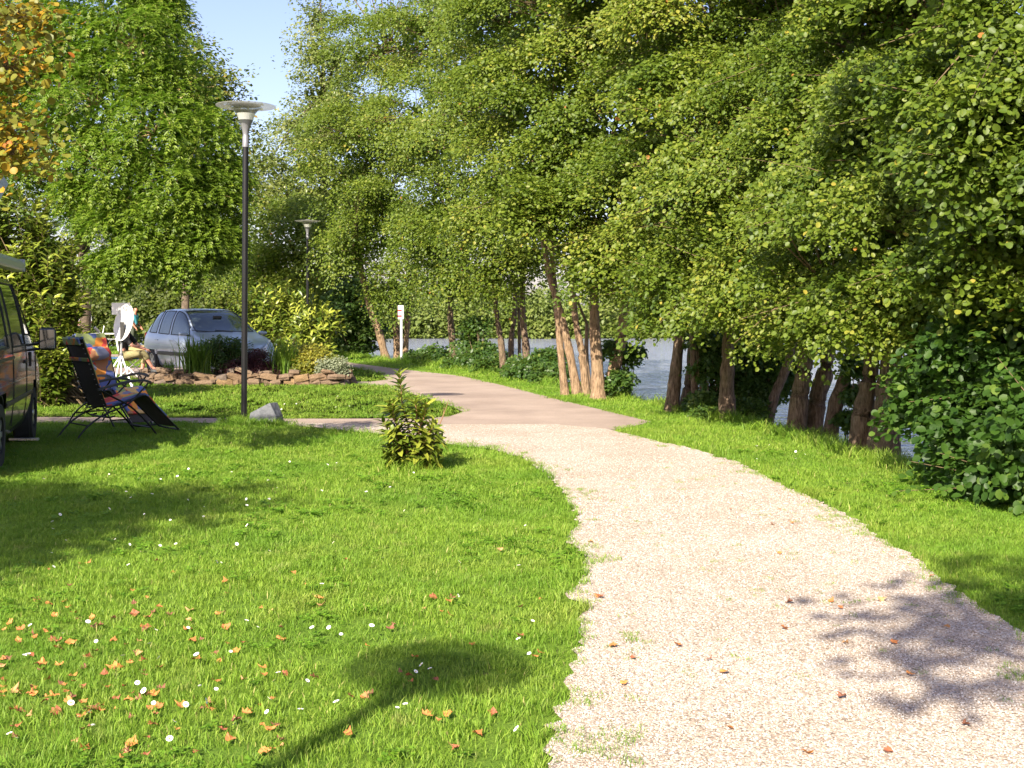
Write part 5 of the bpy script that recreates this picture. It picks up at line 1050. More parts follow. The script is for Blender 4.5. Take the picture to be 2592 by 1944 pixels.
Gc = grid_body(ST, None, NS, NR)
car = empty('parked_car', (-7.32, 28.6, 0), math.atan2(-.788, .616)); tag(car, 'silver blue five door car parked behind the flower bed', 'car')
W_TOP = 9 * NR
def rng(i0, i1, j0, j1): return lambda i, j: i0 * NS <= i < i1 * NS and j0 * NR <= j < j1 * NR
parts_c = {'windscreen': (M_GLASS, lambda i, j: 4 * NS + 1 <= i < 7 * NS + 2 and j >= 6 * NR + 1), 'side_window1': (M_GLASS, rng(5, 9, 4, 6)),
           'side_window2': (M_GLASS, lambda i, j: 9 * NS + 1 <= i < 11 * NS + 1 and 4 * NR <= j < 6 * NR), 'side_window3': (M_GLASS, lambda i, j: 11 * NS + 2 <= i < 13 * NS - 1 and 4 * NR <= j < 6 * NR), 'window_rear': (M_GLASS, lambda i, j: 13 * NS + 2 <= i < 15 * NS - 2 and j >= 7 * NR)}
WHX, WHR = (1.345, -1.345), .315
holes_c = lambda p: abs(p[1]) > .6 and p[2] < .72 and min(math.hypot(p[0] - q, p[2] - WHR) for q in WHX) < .345
body_parts(Gc, parts_c, car, M_CARPAINT, holes_c)
for wx in WHX:
    for s_ in (-1, 1):
        wheel(car, wx, s_ * .80, WHR, WHR, .20); arch(car, wx, s_ * .885, WHR, .385)
for s_ in (-1, 1):
    a = MB(); V = []; n_ = 10
    pts = spline(np.array([(.95, .955), (.93, 1.02), (.90, 1.03)]), 3)
    mr_ = empty('mirror', (.86, s_ * .99, 1.03)); mr_.parent = car
    a = MB(); a.lathe([(0, -.085), (.045, -.08), (.062, -.03), (.064, .03), (.05, .075), (0, .09)], n=14, M=Matrix.Rotation(rad(90), 3, 'X') @ Matrix.Diagonal((1, .75, 1.25))); a.build('housing', M_CARPAINT, mr_, smooth=True)
    a = MB(); a.tube([(.02, -s_ * .07, -.03), (.03, -s_ * .16, -.05)], .02, 8); a.build('stalk', M_BLACKPL, mr_, smooth=True)
    for hx in (.02, -.92): a = MB(); a.box((hx - .1, s_ * .896, .86), (.17, .035, .03)); a.build('door_handle', M_CARPAINT, car, bevel=.008)
    a = MB(); a.box((.05, s_ * .897, .55), (2.0, .03, .085)); a.build('side_moulding', M_BLACKPL, car, bevel=.008)
    for dx in (-.15, .82, -1.02): a = MB(); a.tube([(dx, s_ * .862, .30), (dx, s_ * .9, .62), (dx, s_ * .862, .985)], .004, 4); a.build('door_gap', M_SEAL, car)
    # headlamp
    a = MB(); hv = [(2.02, .46, .58), (1.90, .705, .60), (1.60, .80, .82), (1.66, .745, .875), (1.82, .66, .82), (1.98, .50, .72)]; P_ = [Vector((x, s_ * y, z)) for x, y, z in hv]; off = Vector((.035, s_ * .03, .02)); a.add([p - off for p in P_] + [p + off for p in P_], [tuple(range(6)), tuple(range(11, 5, -1))] + [(i, (i + 1) % 6, 6 + (i + 1) % 6, 6 + i) for i in range(6)]); a.build('headlight', M_LAMPGLASS, car, bevel=.01)
    a = MB(); a.box((-2.0, s_ * .74, .85), (.06, .14, .34)); a.build('tail_light', mat('tail_red', (.35, .02, .02), .2), car, bevel=.01)
a = MB(); a.box((2.07, 0, .56), (.06, .80, .11)); gr = a.build('grille', M_BLACKPL, car, bevel=.01)
for z in (.53, .56, .59): a = MB(); a.box((2.103, 0, z), (.012, .78, .008)); a.build('slat', M_GREYMETAL, gr)
a = MB(); a.box((2.04, 0, .33), (.10, 1.1, .10)); a.build('air_intake', M_BLACKPL, car, bevel=.01)
a = MB(); a.box((2.06, 0, .44), (.10, 1.36, .09)); a.build('bumper', M_CARPAINT, car, bevel=.02)
a = MB(); a.box((2.113, 0, .43), (.006, .50, .11)); a.build('number_plate', M_WHITE, car)
for q in (.12, -.45):
    a = MB(); a.tube([(1.10, q, 1.075), (1.0, q - .4, 1.115)], .009, 5); a.build('wiper', M_BLACKPL, car)
for q in (.36, -.36):
    a = MB(); a.box((-.15, q, 1.02), (.16, .42, .62)); a.box((-.17, q, 1.4), (.09, .24, .18)); a.build('front_seat', M_BLACKC, car, bevel=.03)
a = MB(); a.box((.50, 0, 1.41), (.02, .22, .06)); a.build('rear_view_mirror', M_BLACKPL, car, bevel=.008)

# dark van at the left edge: stations front to back
def van_st(x, zb, wl, zm, wm, zbelt, wb, zr, wr, xt=None):
    xt = x if xt is None else xt; h = zr - zbelt
    return [(x, wl * .95, zb), (x, wl, zb + .12), (x, wm, zm), (x, wm, zm + (zbelt - zm) * .6), (x, wb, zbelt), (x + (xt - x) * .5, wb + (wr - wb) * .45, zbelt + h * .5), (xt, wr, zbelt + h * .88), (xt, wr * .86, zr - .015), (xt, wr * .4, zr), (xt, 0, zr + .01)]
SV = [van_st(2.36, .30, .66, .55, .74, .82, .70, .95, .62, 2.30), van_st(2.28, .26, .82, .58, .86, .92, .80, 1.04, .70, 2.18), van_st(2.05, .24, .88, .6, .915, 1.02, .86, 1.14, .76, 1.90), van_st(1.72, .24, .90, .62, .925, 1.12, .89, 1.30, .80, 1.46),
      van_st(1.45, .24, .90, .62, .93, 1.15, .905, 1.62, .78, 1.10), van_st(1.18, .24, .90, .62, .93, 1.16, .91, 1.88, .755, .80), van_st(.72, .24, .90, .62, .93, 1.165, .915, 1.94, .76, .60), van_st(.58, .24, .90, .62, .93, 1.165, .915, 1.94, .76, .55),
      van_st(-.45, .24, .90, .62, .93, 1.17, .915, 1.95, .765), van_st(-.58, .24, .9, .62, .93, 1.17, .915, 1.95, .765), van_st(-1.6, .24, .90, .62, .93, 1.17, .915, 1.95, .765), van_st(-2.05, .26, .89, .62, .92, 1.17, .905, 1.94, .76), van_st(-2.30, .3, .84, .62, .87, 1.15, .85, 1.86, .70, -2.24)]
hd = math.atan2(.962, -.272); cf = Vector((math.cos(hd), math.sin(hd), 0)); rt = Vector((cf.y, -cf.x, 0))
vc = Vector((-5.78, 14.35, 0)) - cf * 1.42 - rt * .93
van = empty('camper_van', tuple(vc), hd); tag(van, 'dark grey camper van cut by the left edge of the picture', 'van')
Gv = grid_body(SV, None, NS, NR)
parts_v = {'windscreen': (M_VGLASS, lambda i, j: 3 * NS + 1 <= i < 5 * NS + 2 and j >= 6 * NR + 1), 'side_window1': (M_VGLASS, lambda i, j: (4 * NS + 2 <= i < 6 * NS + 2 and 4 * NR + 1 <= j < 6 * NR - (0 if i >= 5 * NS else 2))), 'side_window2': (M_VGLASS, rng(7, 8, 4, 6)), 'side_window3': (M_VGLASS, lambda i, j: 9 * NS + 1 <= i < 11 * NS - 1 and 4 * NR <= j < 6 * NR)}
VX, VR = (1.42, -1.38), .325
holes_v = lambda p: abs(p[1]) > .6 and p[2] < .78 and min(math.hypot(p[0] - q, p[2] - VR) for q in VX) < .39
body_parts(Gv, parts_v, van, M_VANPAINT, holes_v)
for wx in VX:
    for s_ in (-1, 1): wheel(van, wx, s_ * .82, VR, VR, .215, 8, .58); arch(van, wx, s_ * .912, VR, .42)
for s_ in (-1, 1):
    mr_ = empty('mirror', (1.20, s_ * 1.10, 1.22)); mr_.parent = van
    a = MB(); a.box((0, 0, 0), (.11, .20, .27), taper=.92); a.build('housing', M_BLACKPL, mr_, bevel=.03)
    a = MB(); a.box((-.058, 0, .0), (.006, .165, .225)); a.build('glass', M_MIRGLASS, mr_, bevel=.002)
    a = MB(); a.tube([(.0, -s_ * .09, -.05), (.02, -s_ * .20, -.07)], .016, 8); a.tube([(.0, -s_ * .09, -.12), (.02, -s_ * .2, -.13)], .016, 8); a.build('bracket', M_BLACKPL, mr_, smooth=True)
    for dx, zt in ((.62, 1.9), (-.50, 1.9), (1.52, 1.15)): a = MB(); a.tube([(dx, s_ * .905, .34), (dx, s_ * .934, .64), (dx, s_ * .934, .95), (dx, s_ * .918, 1.165)] + ([(dx, s_ * .85, 1.55), (dx - .01, s_ * .775, 1.86)] if zt > 1.5 else []), .005, 4); a.build('door_gap', M_SEAL, van)
    a = MB(); a.box((-.0, s_ * .936, .60), (2.2, .02, .045)); a.build('side_moulding', M_BLACKPL, van, bevel=.006)
    a = MB(); a.tube([(2.0, s_ * .912, .79), (1.0, s_ * .939, .80), (-2.1, s_ * .935, .80)], .008, 5); a.build('body_crease', M_VANPAINT, van, smooth=True)
    a = MB(); a.box((-1.1, s_ * .934, 1.06), (1.25, .018, .03)); a.build('door_rail', M_BLACKPL, van, bevel=.004)
    for k in range(2): a = MB(); a.box((.92 + .07 * k, s_ * .934, .99), (.03, .015, .17)); a.build('air_vent', M_SEAL, van, bevel=.003)
    a = MB(); a.box((.48, s_ * .938, .98), (.15, .025, .04)); a.build('door_handle', M_BLACKPL, van, bevel=.008)
    a = MB(); a.box((2.24, s_ * .70, .80), (.12, .22, .16)); a.build('headlight', M_LAMPGLASS, van, bevel=.02)
a = MB(); a.box((2.33, 0, .42), (.16, 1.7, .22)); a.build('bumper', M_BLACKPL, van, bevel=.03)
a = MB(); a.box((-2.315, 0, 1.50), (.03, 1.30, .55), M=Matrix.Rotation(rad(4), 3, 'Y')); a.build('rear_window', M_VGLASS, van, bevel=.01)
for s_ in (-1, 1): a = MB(); a.box((-2.31, s_ * .80, .95), (.05, .12, .42)); a.build('tail_light', mat('van_tail_red', (.35, .02, .02), .2), van, bevel=.01)
a = MB(); a.box((-2.33, 0, .40), (.14, 1.66, .20)); a.build('rear_bumper', M_BLACKPL, van, bevel=.03)
# raised roof bellows, lid and the awning case along the right gutter
a = MB(); V = [(.75, -.62, 1.93), (.75, .62, 1.93), (-1.75, .62, 1.93), (-1.75, -.62, 1.93), (.62, -.60, 2.98), (.62, .60, 2.98), (-1.7, .60, 2.03), (-1.7, -.60, 2.03)]; a.add(V, [(0, 1, 2, 3), (7, 6, 5, 4), (0, 4, 5, 1), (1, 5, 6, 2), (2, 6, 7, 3), (3, 7, 4, 0)]); a.build('roof_bellows', mat('grey_canvas', (.34, .35, .35), .9), van)
a = MB(); V = []; 
for x, z in ((.74, 3.02), (.60, 3.12), (-1.80, 2.14), (-1.86, 2.05)):
    V += [(x, -.66, z), (x, .66, z)]
a.add([(.86, -.72, 3.02), (.86, .72, 3.02), (-1.86, .72, 2.03), (-1.86, -.72, 2.03), (.70, -.66, 3.14), (.70, .66, 3.14), (-1.80, .64, 2.13), (-1.80, -.64, 2.13)], [(3, 2, 1, 0), (4, 5, 6, 7), (0, 1, 5, 4), (1, 2, 6, 5), (2, 3, 7, 6), (3, 0, 4, 7)]); a.build('roof_lid', mat('lid_grey', (.45, .47, .50), .4), van, bevel=.02)
a = MB(); prof = [(-.055, 0), (.055, 0), (.075, .03), (.078, .08), (.05, .125), (-.055, .13)]
V = [(x, -.86 - q, 2.0 + z) for x in (.40, -2.1) for q, z in prof]; a.add(V, [tuple(range(6)), tuple(range(11, 5, -1))] + [(i, (i + 1) % 6, 6 + (i + 1) % 6, 6 + i) for i in range(6)]); aw = a.build('awning_case', mat('awning_aluminium', (.50, .52, .56), .3, metal=.5), van, bevel=.006)
a = MB(); a.box((.405, -.865, 2.065), (.02, .15, .145)); a.build('end_cap', mat('cap_grey', (.36, .38, .41), .4), aw, bevel=.01)
a = MB(); a.box((0, 0, 0), (.34, .06, .03)); x_, y_ = G(52, 957); o = a.build('levelling_ramp', M_ALU, bevel=.006); o.location = (x_, y_, .045); tag(o, 'small pale levelling strip lying in the grass under the van', 'ramp')

# ---------------------------------------------------------------- satellite dish, signboard
x_, y_ = Wp(262, 760, 24.6)[:2]; t = empty('satellite_dish', (x_, y_, 0)); tag(t, 'white satellite dish on a tripod in front of the seated camper', 'satellite dish')
dax = Vector((-.62, -.74, .22)).normalized(); Rd = dax.to_track_quat('Z', 'Y').to_matrix()       # dish axis
a = MB(); prof = [(0, -.075)] + [(.39 * f, -.075 + .075 * f * f) for f in (.25, .5, .75, .9, 1.0)] + [(.395, .004)] + [(.39 * f, -.075 + .075 * f * f - .008) for f in (1.0, .75, .5, .25)] + [(0, -.083)]
a.lathe(prof, n=40, M=Rd @ Matrix.Diagonal((.88, 1, 1)), c=(.05, 0, 1.32)); a.build('reflector', M_DISHW, t, smooth=True)
ax_ = Rd @ Vector((0, 0, 1)); bt_ = Vector((.05, 0, 1.32)) + Rd @ Vector((0, -.36, 0))
a = MB(); a.tube([(0, 0, .5), (0, 0, 1.22)], .022, 10); a.build('mast', M_ALU, t, smooth=True)
a = MB(); a.box((.03, -.02, 1.12), (.075, .10, .42)); a.build('mount', M_BLACKPL, t, bevel=.01)
a = MB(); a.tube([bt_, bt_ + ax_ * .30 + Vector((0, 0, -.06)), bt_ + ax_ * .52 + Vector((0, 0, .06))], .012, 6); a.build('arm', M_ALU, t, smooth=True)
a = MB(); a.tube([bt_ + ax_ * .50 + Vector((0, 0, .05)), bt_ + ax_ * .60 + Vector((0, 0, .12))], .03, 10); a.build('receiver', M_GREYMETAL, t, smooth=True)
for an in (200, 320, 80, 265):
    c_, s_ = math.cos(rad(an)), math.sin(rad(an)); a = MB(); a.tube([(.02 * c_, .02 * s_, .62), (.40 * c_, .40 * s_, .0)], .017, 8); l_ = a.build('leg', M_WHITE, t, smooth=True)
    a = MB(); a.lathe([(0, 0), (.03, 0), (.03, .05), (0, .05)], n=10, c=(.40 * c_, .40 * s_, 0)); a.build('foot', M_WHITE, l_, smooth=True)
a = MB(); a.lathe([(0, .58), (.035, .58), (.035, .68), (0, .68)], n=12); a.build('clamp', M_GREYMETAL, t, smooth=True)
C_ = Wp(262, 667, 27.2); t = empty('pitch_sign', (C_[0], C_[1], 0)); tag(t, 'blank white board on a thin post just above the dish', 'sign')
a = MB(); a.tube([(0, .012, -.05), (0, .012, C_[2] + .1)], .02, 8); a.build('post', M_WHITE, t, smooth=True)
a = MB(); a.box((0, -.02, C_[2]), (.42, .02, .27)); a.build('board', M_WHITE, t, bevel=.004)

# ---------------------------------------------------------------- camp furniture and people
def camp_bench(u, y):
    C_ = Wp(u, 800, y); t = empty('camp_bench', (C_[0], C_[1], 0), rad(-6)); tag(t, 'blue topped folding camp bench with crossed white legs', 'bench')
    a = MB(); a.box((0, 0, .44), (1.6, .46, .035)); a.build('canvas', M_BLUEF, t, bevel=.01)
    for sx in (-.55, .55):
        for s_ in (-1, 1):
            for d_ in (-1, 1): a = MB(); a.tube([(sx - d_ * .24, s_ * .2 + .012 * d_, .0), (sx + d_ * .24, s_ * .2 + .012 * d_, .425)], .012, 8); a.build('leg', M_WHITE, t, smooth=True)
    return t
camp_bench(238, 28.2)
def plus(q): return tuple(a + .014 for a in q) if isinstance(q, tuple) else q + .014
def person(label, loc, rz, J, body_r, cloth, hair, skin, seed=0, name='person'):
    """J: joint positions (local: x forward, y left, z up). One skinned body; clothes are child skins over the same joints"""
    root = empty(name, loc, rz); tag(root, label, 'person')
    def skin_mesh(nm, verts, edges, radii, m_, parent, sub=2):
        me = bpy.data.meshes.new(nm); me.from_pydata([tuple(v) for v in verts], edges, []); o = link(nm, me, m_, parent)
        md = o.modifiers.new('skin', 'SKIN'); md.use_smooth_shade = True
        for i, rr in enumerate(radii):
            sv = me.skin_vertices[0].data[i]; sv.radius = rr if isinstance(rr, tuple) else (rr, rr); sv.use_root = (i == 0)
        ss = o.modifiers.new('smooth', 'SUBSURF'); ss.levels = sub; ss.render_levels = sub; return o
    names = list(J); idx = {k: i for i, k in enumerate(names)}
    V = [J[k] for k in names]; R_ = [body_r.get(k.split('.')[0], .05) for k in names]
    E = [(idx[a], idx[b]) for a, b in BONES if a in idx and b in idx]
    # hands: palm plus four fingers and a thumb
    for sd in ('L', 'R'):
        wv, hv = Vector(J['wrist.' + sd]), Vector(J['hand.' + sd]); d = (hv - wv).normalized(); lat = d.cross(Vector((0, 0, 1)))
        if lat.length < .2: lat = d.cross(Vector((1, 0, 0)))
        lat.normalize(); nn = lat.cross(d); hi = idx['hand.' + sd]
        for q, (o_, ln) in enumerate(((-.030, .068), (-.010, .078), (.010, .073), (.030, .058))):
            b0 = len(V); V += [hv + d * .03 + lat * o_, hv + d * (.03 + ln * .5) + lat * o_ * 1.15 - nn * .008, hv + d * (.03 + ln * .95) + lat * o_ * 1.2 - nn * .03]; R_ += [.0105, .0095, .008]; E += [(hi, b0), (b0, b0 + 1), (b0 + 1, b0 + 2)]
        b0 = len(V); sg = 1 if sd == 'L' else -1; V += [wv + d * .045 + lat * .045 * sg - nn * .01, wv + d * .085 + lat * .062 * sg - nn * .02]; R_ += [.012, .010]; E += [(hi, b0), (b0, b0 + 1)]
    body = skin_mesh('body', V, E, R_, skin, root)
    for nm, ks, grow, m_ in cloth:
        kk = [k for k in names if k in ks]; ii = {k: i for i, k in enumerate(kk)}
        skin_mesh(nm, [J[k] for k in kk], [(ii[a], ii[b]) for a, b in BONES if a in ii and b in ii], [grow.get(k.split('.')[0], plus(body_r.get(k.split('.')[0], .05))) for k in kk], m_, root)
    hp = Vector(J['head']); fw = (Vector(J['nose']) - hp); fw.z = 0; fw.normalize(); sdv = Vector((-fw.y, fw.x, 0))
    for s_ in (-1, 1):
        a = MB(); a.lathe([(0, -.012), (.011, 0), (0, .012)], n=8, c=tuple(hp + fw * .082 + sdv * .032 * s_ + Vector((0, 0, .02)))); a.build('eye', M_EYE, root, smooth=True)
        a = MB(); a.lathe([(0, -.03), (.014, -.015), (.016, .012), (0, .03)], n=8, c=tuple(hp - fw * .008 + sdv * .078 * s_)); a.build('ear', skin, root, smooth=True)
    a = MB(); a.box(tuple(hp + fw * .088 - Vector((0, 0, .045))), (.012, .045, .008), rz=math.atan2(fw.y, fw.x)); a.build('mouth', M_REDSKIN, root, bevel=.002)
    if hair:
        hm, cover = hair; a = MB(); n_ = 16; V2 = []; Fs = []; r = np.random.RandomState(seed)
        for i in range(7):
            th = (i / 6) * cover
            for k in range(n_):
                ph = 6.283 * k / n_; cut = 1 - .42 * max(0, math.cos(ph)) if cover > 1.3 else 1; q = th * cut; p = fw * (math.sin(q) * math.cos(ph) * .102 - .012) + sdv * math.sin(q) * math.sin(ph) * .088 + Vector((0, 0, math.cos(q) * .112 + .012)); V2.append(hp + p * (1 + r.normal(0, .02)))
        for i in range(6):
            for k in range(n_): k2 = (k + 1) % n_; Fs.append((i * n_ + k, i * n_ + k2, (i + 1) * n_ + k2, (i + 1) * n_ + k))
        a.add(V2, Fs); a.build('hair', hm, root, smooth=True)
    for sd in ('L', 'R'):
        an, to = Vector(J['ankle.' + sd]), Vector(J['toe.' + sd]); d = (to - an); f_ = Vector((d.x, d.y, 0)).normalized(); mid = (an + to) / 2
        a = MB(); a.lathe([(0, 0), (.042, .006), (.047, .03), (.040, .055), (.022, .075), (0, .08)], n=14, M=Matrix.Rotation(math.atan2(f_.y, f_.x), 3, 'Z') @ Matrix.Diagonal((2.7, 1.0, 1.0)), c=(an.x + f_.x * .075, an.y + f_.y * .075, min(an.z, to.z) - .045)); a.build('shoe', M_SHOE, root, smooth=True)
    return root
BONES = [('pelvis', 'spine'), ('spine', 'chest'), ('chest', 'neck'), ('neck', 'jaw'), ('jaw', 'head'), ('head', 'crown'), ('head', 'nose')]
for sd in 'LR': BONES += [('pelvis', 'hip.' + sd), ('hip.' + sd, 'knee.' + sd), ('knee.' + sd, 'calf.' + sd), ('calf.' + sd, 'ankle.' + sd), ('ankle.' + sd, 'toe.' + sd), ('chest', 'shoulder.' + sd), ('shoulder.' + sd, 'elbow.' + sd), ('elbow.' + sd, 'wrist.' + sd), ('wrist.' + sd, 'hand.' + sd)]
BR = {'pelvis': (.15, .11), 'spine': (.14, .10), 'chest': (.16, .11), 'neck': .052, 'jaw': .068, 'head': .088, 'crown': .066, 'nose': .014, 'hip': .088, 'knee': .056, 'calf': .052, 'ankle': .036, 'toe': .028, 'shoulder': .056, 'elbow': .040, 'wrist': .027, 'hand': (.036, .016)}
def headJ(c, fx=1.0): x, y, z = c; return {'jaw': (x + .015 * fx, y, z - .06), 'head': (x, y, z), 'crown': (x - .01, y, z + .055), 'nose': (x + .10 * fx, y, z - .01)}
TOP = ('spine', 'chest', 'shoulder.L', 'shoulder.R', 'elbow.L', 'elbow.R', 'pelvis'); LEGS = ('pelvis', 'hip.L', 'hip.R', 'knee.L', 'knee.R', 'calf.L', 'calf.R')
# seated camper, legs crossed, behind the dish (local x = to the right of the picture)
Js = {'pelvis': (0, 0, .55), 'spine': (-.02, 0, .74), 'chest': (.02, 0, .95), 'neck': (.05, 0, 1.12), **headJ((.08, 0, 1.26)), 'hip.L': (.06, .10, .53), 'hip.R': (.06, -.10, .53), 'knee.L': (.46, .07, .50), 'calf.L': (.43, .07, .32), 'ankle.L': (.38, .06, .09), 'toe.L': (.52, .07, .05),
      'knee.R': (.48, -.03, .60), 'calf.R': (.56, .0, .42), 'ankle.R': (.66, .04, .24), 'toe.R': (.80, .05, .18), 'shoulder.L': (.03, .19, 1.04), 'shoulder.R': (.03, -.19, 1.04), 'elbow.L': (.22, .22, .80), 'elbow.R': (.24, -.22, .78), 'wrist.L': (.44, .05, .70), 'wrist.R': (.46, -.10, .70), 'hand.L': (.52, .0, .68), 'hand.R': (.55, -.05, .67)}
C_ = Wp(268, 800, 27.9)
person('person in khaki trousers sitting cross legged behind the satellite dish', (C_[0], C_[1], -.02), 0.0, Js, BR, [('sweater', TOP, {}, M_BLACKC), ('trousers', LEGS, {'calf': .078, 'knee': .076, 'hip': .108}, M_KHAKI)], (M_BRH, 1.75), M_SKIN, 1)
Jt = {'pelvis': (0, 0, .95), 'spine': (0, 0, 1.12), 'chest': (.0, 0, 1.33), 'neck': (.02, 0, 1.49), **headJ((.05, 0, 1.63)), 'hip.L': (0, .10, .90), 'hip.R': (0, -.10, .90), 'knee.L': (.04, .11, .50), 'knee.R': (.0, -.11, .50), 'calf.L': (.02, .11, .33), 'calf.R': (-.03, -.11, .33), 'ankle.L': (.0, .11, .09), 'ankle.R': (-.05, -.11, .09), 'toe.L': (.14, .13, .04), 'toe.R': (.09, -.13, .04),
      'shoulder.L': (0, .20, 1.42), 'shoulder.R': (0, -.20, 1.42), 'elbow.L': (.02, .25, 1.14), 'elbow.R': (.02, -.25, 1.14), 'wrist.L': (.16, .22, .93), 'wrist.R': (.16, -.22, .93), 'hand.L': (.22, .20, .86), 'hand.R': (.22, -.20, .86)}
C_ = Wp(290, 760, 47.5)
person('bald person in a teal shirt standing in the distance right of the white board', (C_[0], C_[1], 0), rad(-15), Jt, BR, [('shirt', TOP, {}, M_TEAL), ('trousers', LEGS, {}, M_DKC)], None, M_REDSKIN, 2)
C_ = Wp(184, 760, 46.0)
person('white haired person in a white top half hidden by the laurel hedge', (C_[0], C_[1], 0), rad(-100), Jt, BR, [('shirt', TOP, {'chest': (.18, .13), 'spine': (.17, .13)}, M_WHC), ('trousers', LEGS, {}, M_WHC)], (M_WHH, 1.9), M_SKIN, 3)
# white plastic table and chair in the distance
C_ = Wp(234, 760, 45.0); t = empty('garden_table', (C_[0], C_[1], 0)); tag(t, 'white plastic table standing in the distance left of the dish', 'table')
a = MB(); a.box((0, 0, .70), (1.15, .75, .035)); a.build('table_top', M_WHITE, t, bevel=.01)
for sx in (-.45, .45):
    for s_ in (-1, 1): a = MB(); a.tube([(sx * .8, s_ * .26, .69), (sx * 1.12, s_ * .32, 0)], .03, 8); a.build('leg', M_WHITE, t, smooth=True)
C_ = Wp(207, 760, 45.6); t = empty('garden_chair', (C_[0], C_[1], 0), rad(200)); tag(t, 'white plastic garden chair beside the distant table', 'chair')
a = MB(); a.box((0, 0, .44), (.46, .46, .03)); a.build('seat', M_WHITE, t, bevel=.008)
for k in range(4): a = MB(); a.box((-.25, -.165 + .11 * k, .70), (.02, .07, .52), M=Matrix.Rotation(rad(-10), 3, 'Y')); a.build('back_slat', M_WHITE, t, bevel=.006)
a = MB(); a.box((-.295, 0, .96), (.03, .46, .07)); a.build('top_rail', M_WHITE, t, bevel=.008)
for sx in (-.2, .2):
    for s_ in (-.2, .2): a = MB(); a.tube([(sx, s_, .43), (sx * 1.15, s_ * 1.1, 0)], .022, 8); a.build('leg', M_WHITE, t, smooth=True)
for s_ in (-1, 1): a = MB(); a.box((0, s_ * .25, .65), (.5, .05, .03)); a.build('armrest', M_WHITE, t, bevel=.006)
# low flower mound in the distance
C_ = Wp(313, 752, 44.0); a = MB()
n_ = 24; r = np.random.RandomState(3); V = []
for i, (f, z) in enumerate(((1, 0), (.9, .16), (.65, .27), (.3, .31))):
    for k in range(n_): th = 6.283 * k / n_; q = f * (1 + r.normal(0, .05)); V.append((C_[0] + .75 * q * math.cos(th), C_[1] + .6 * q * math.sin(th), z * (1 + r.normal(0, .06)) - .02))
a.add(V, [(i * n_ + k, i * n_ + (k + 1) % n_, (i + 1) * n_ + (k + 1) % n_, (i + 1) * n_ + k) for i in range(3) for k in range(n_)] + [tuple(3 * n_ + k for k in range(n_))]); tag(a.build('earth_mound', mat('dry_earth', (.30, .19, .10), .95, noise=((.22, .20, .07), 3), bump=.8, bscale=6), smooth=True), kind='structure', label='low bare earth mound behind the lawn')

# ---------------------------------------------------------------- things lying in the grass
def dry_leaf(seed, m_):
    r = np.random.RandomState(seed); pts = []; lob = [(0, -.5, .5), (.25, -.34, 1), (.5, -.12, .55), (.62, .1, 1), (.33, .18, .5), (.28, .42, .85), (.08, .40, .5), (0, .66, 1)]
    xy = [(x, y) for x, y, _ in lob] + [(-x, y) for x, y, _ in lob[::-1][1:-1]]
    cu, cv = r.uniform(.3, 1.0), r.uniform(-.4, .7); V = [(0, 0, 0)]
    for x, y in xy: x *= r.uniform(.8, 1.2); y *= r.uniform(.8, 1.2); V.append((x * .075, y * .075, .075 * (cu * x * x * 1.1 + cv * y * y * .8 + r.normal(0, .06))))
    mb = MB(); mb.add(V, [(0, i, i % len(xy) + 1) for i in range(1, len(xy) + 1)])
    me = bpy.data.meshes.new('dry_leaf'); me.from_pydata(mb.v, [], mb.f); me.materials.append(m_); return me
DL = [mat('dry_leaf_%d' % i, c, .7) for i, c in enumerate(((.36, .13, .035), (.44, .18, .045), (.27, .085, .035), (.40, .22, .09), (.18, .07, .035)))]
dl = [dry_leaf(300 + i, DL[i % 5]) for i in range(12)]
r = np.random.RandomState(303); cnt = 0
def strew(u0, u1, v0, v1, n_, fn, k=1.0):
    i = 0
    while i < n_:
        u, v = r.uniform(u0, u1), v0 + (v1 - v0) * r.uniform() ** k; x, y = G(u, v)
        if inside(GRAVP, np.array([x]), np.array([y]))[0]: i += .2; continue
        fn(x, y); i += 1
HUE = ('orange', 'yellow orange', 'red brown', 'pale tan', 'dark brown')
def put_leaf(x, y, s0=.28, s1=.62, lab=None, grp='fallen leaves on the lawn', z=.021):
    q_ = r.randint(12); hue = HUE[q_ % 5]; lab = hue + ' ' + lab if lab else '%s maple leaf lying on the lawn %s' % (hue, 'near the gravel edge' if x > -.9 else 'toward the shaded part' if y > 6.6 else 'in the thick scatter at lower left' if x < -1.9 else 'in the loose scatter before the lamp shadow')
    o = bpy.data.objects.new('fallen_leaf', dl[q_]); COL.objects.link(o); o.location = (x, y, z); s_ = r.uniform(s0, s1); o.scale = (s_, s_, s_); o.rotation_euler = (r.normal(0, .28), r.normal(0, .28), r.uniform(0, 6.28)); tag(o, lab, 'leaf', grp)
strew(0, 620, 1290, 1650, 115, put_leaf, .8); strew(0, 330, 1330, 1560, 55, put_leaf); strew(620, 1180, 1180, 1650, 40, put_leaf); strew(100, 700, 1210, 1330, 14, put_leaf)
for i in range(34):
    u, v = r.uniform(1250, 2200), r.uniform(985, 1650); x, y = G(u, v)
    if inside(GRAVP, np.array([x]), np.array([y]))[0]: put_leaf(x, y, .3, .62, 'small curled leaf lying on the pale gravel path', 'fallen leaves on the gravel', .022)
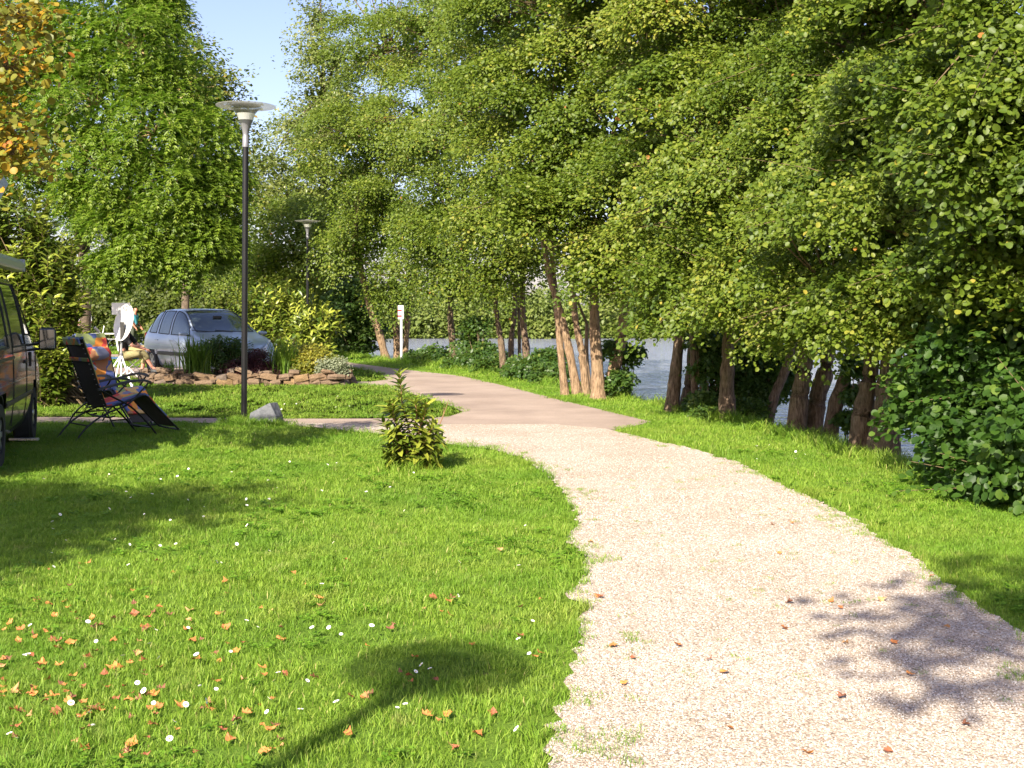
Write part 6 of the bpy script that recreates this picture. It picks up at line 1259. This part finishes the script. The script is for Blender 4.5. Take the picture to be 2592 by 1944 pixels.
def daisy_mesh():
    V = []; Fs = []; mi = []
    for k in range(12):
        th = 6.283 * k / 12; c, s_ = math.cos(th), math.sin(th); b = len(V); V += [(c * .003 - s_ * .001, s_ * .003 + c * .001, 0), (c * .003 + s_ * .001, s_ * .003 - c * .001, 0), (c * .0125 + s_ * .003, s_ * .0125 - c * .003, .002), (c * .0125 - s_ * .003, s_ * .0125 + c * .003, .002)]; Fs.append((b, b + 1, b + 2, b + 3)); mi.append(0)
    b = len(V)
    for k in range(8): th = 6.283 * k / 8; V.append((.0042 * math.cos(th), .0042 * math.sin(th), .0022))
    V.append((0, 0, .004)); Fs += [(b + k, b + (k + 1) % 8, b + 8) for k in range(8)]; mi += [1] * 8
    b = len(V); V += [(-.0008, 0, 0), (.0008, 0, 0), (.0008, 0, -.05), (-.0008, 0, -.05)]; Fs.append((b, b + 1, b + 2, b + 3)); mi.append(2)
    me = bpy.data.meshes.new('daisy'); me.from_pydata(V, [], Fs)
    for m_ in (mat('petal_white', (.85, .85, .83), .6), mat('daisy_yellow', (.75, .5, .04), .7), mat('stalk_green', (.12, .22, .03), .7)): me.materials.append(m_)
    me.polygons.foreach_set('material_index', mi); return me
dm = daisy_mesh()
def put_daisy(x, y):
    o = bpy.data.objects.new('daisy', dm); COL.objects.link(o); o.location = (x, y, r.uniform(.052, .068)); s_ = r.uniform(.6, 1.05); o.scale = (s_, s_, 1); o.rotation_euler = (r.normal(.35, .3), r.normal(-.2, .3), r.uniform(0, 6.28)); tag(o, 'white daisy in bloom ' + ('on the right verge' if x > 1.5 else 'on the strip of lawn beyond the driveway' if y > 17 else 'in the shaded part of the lawn' if y > 6.9 and x < -1.2 else 'in the lawn close to the gravel edge' if x > -1.2 else 'among the fallen leaves at lower left'), 'daisy', 'daisies in the lawn')
strew(0, 620, 1340, 1650, 36, put_daisy); strew(620, 1180, 1100, 1650, 26, put_daisy); strew(80, 600, 1030, 1250, 36, put_daisy); strew(1620, 1760, 960, 1010, 8, put_daisy); strew(560, 780, 860, 900, 14, put_daisy); strew(300, 900, 1000, 1100, 16, put_daisy)
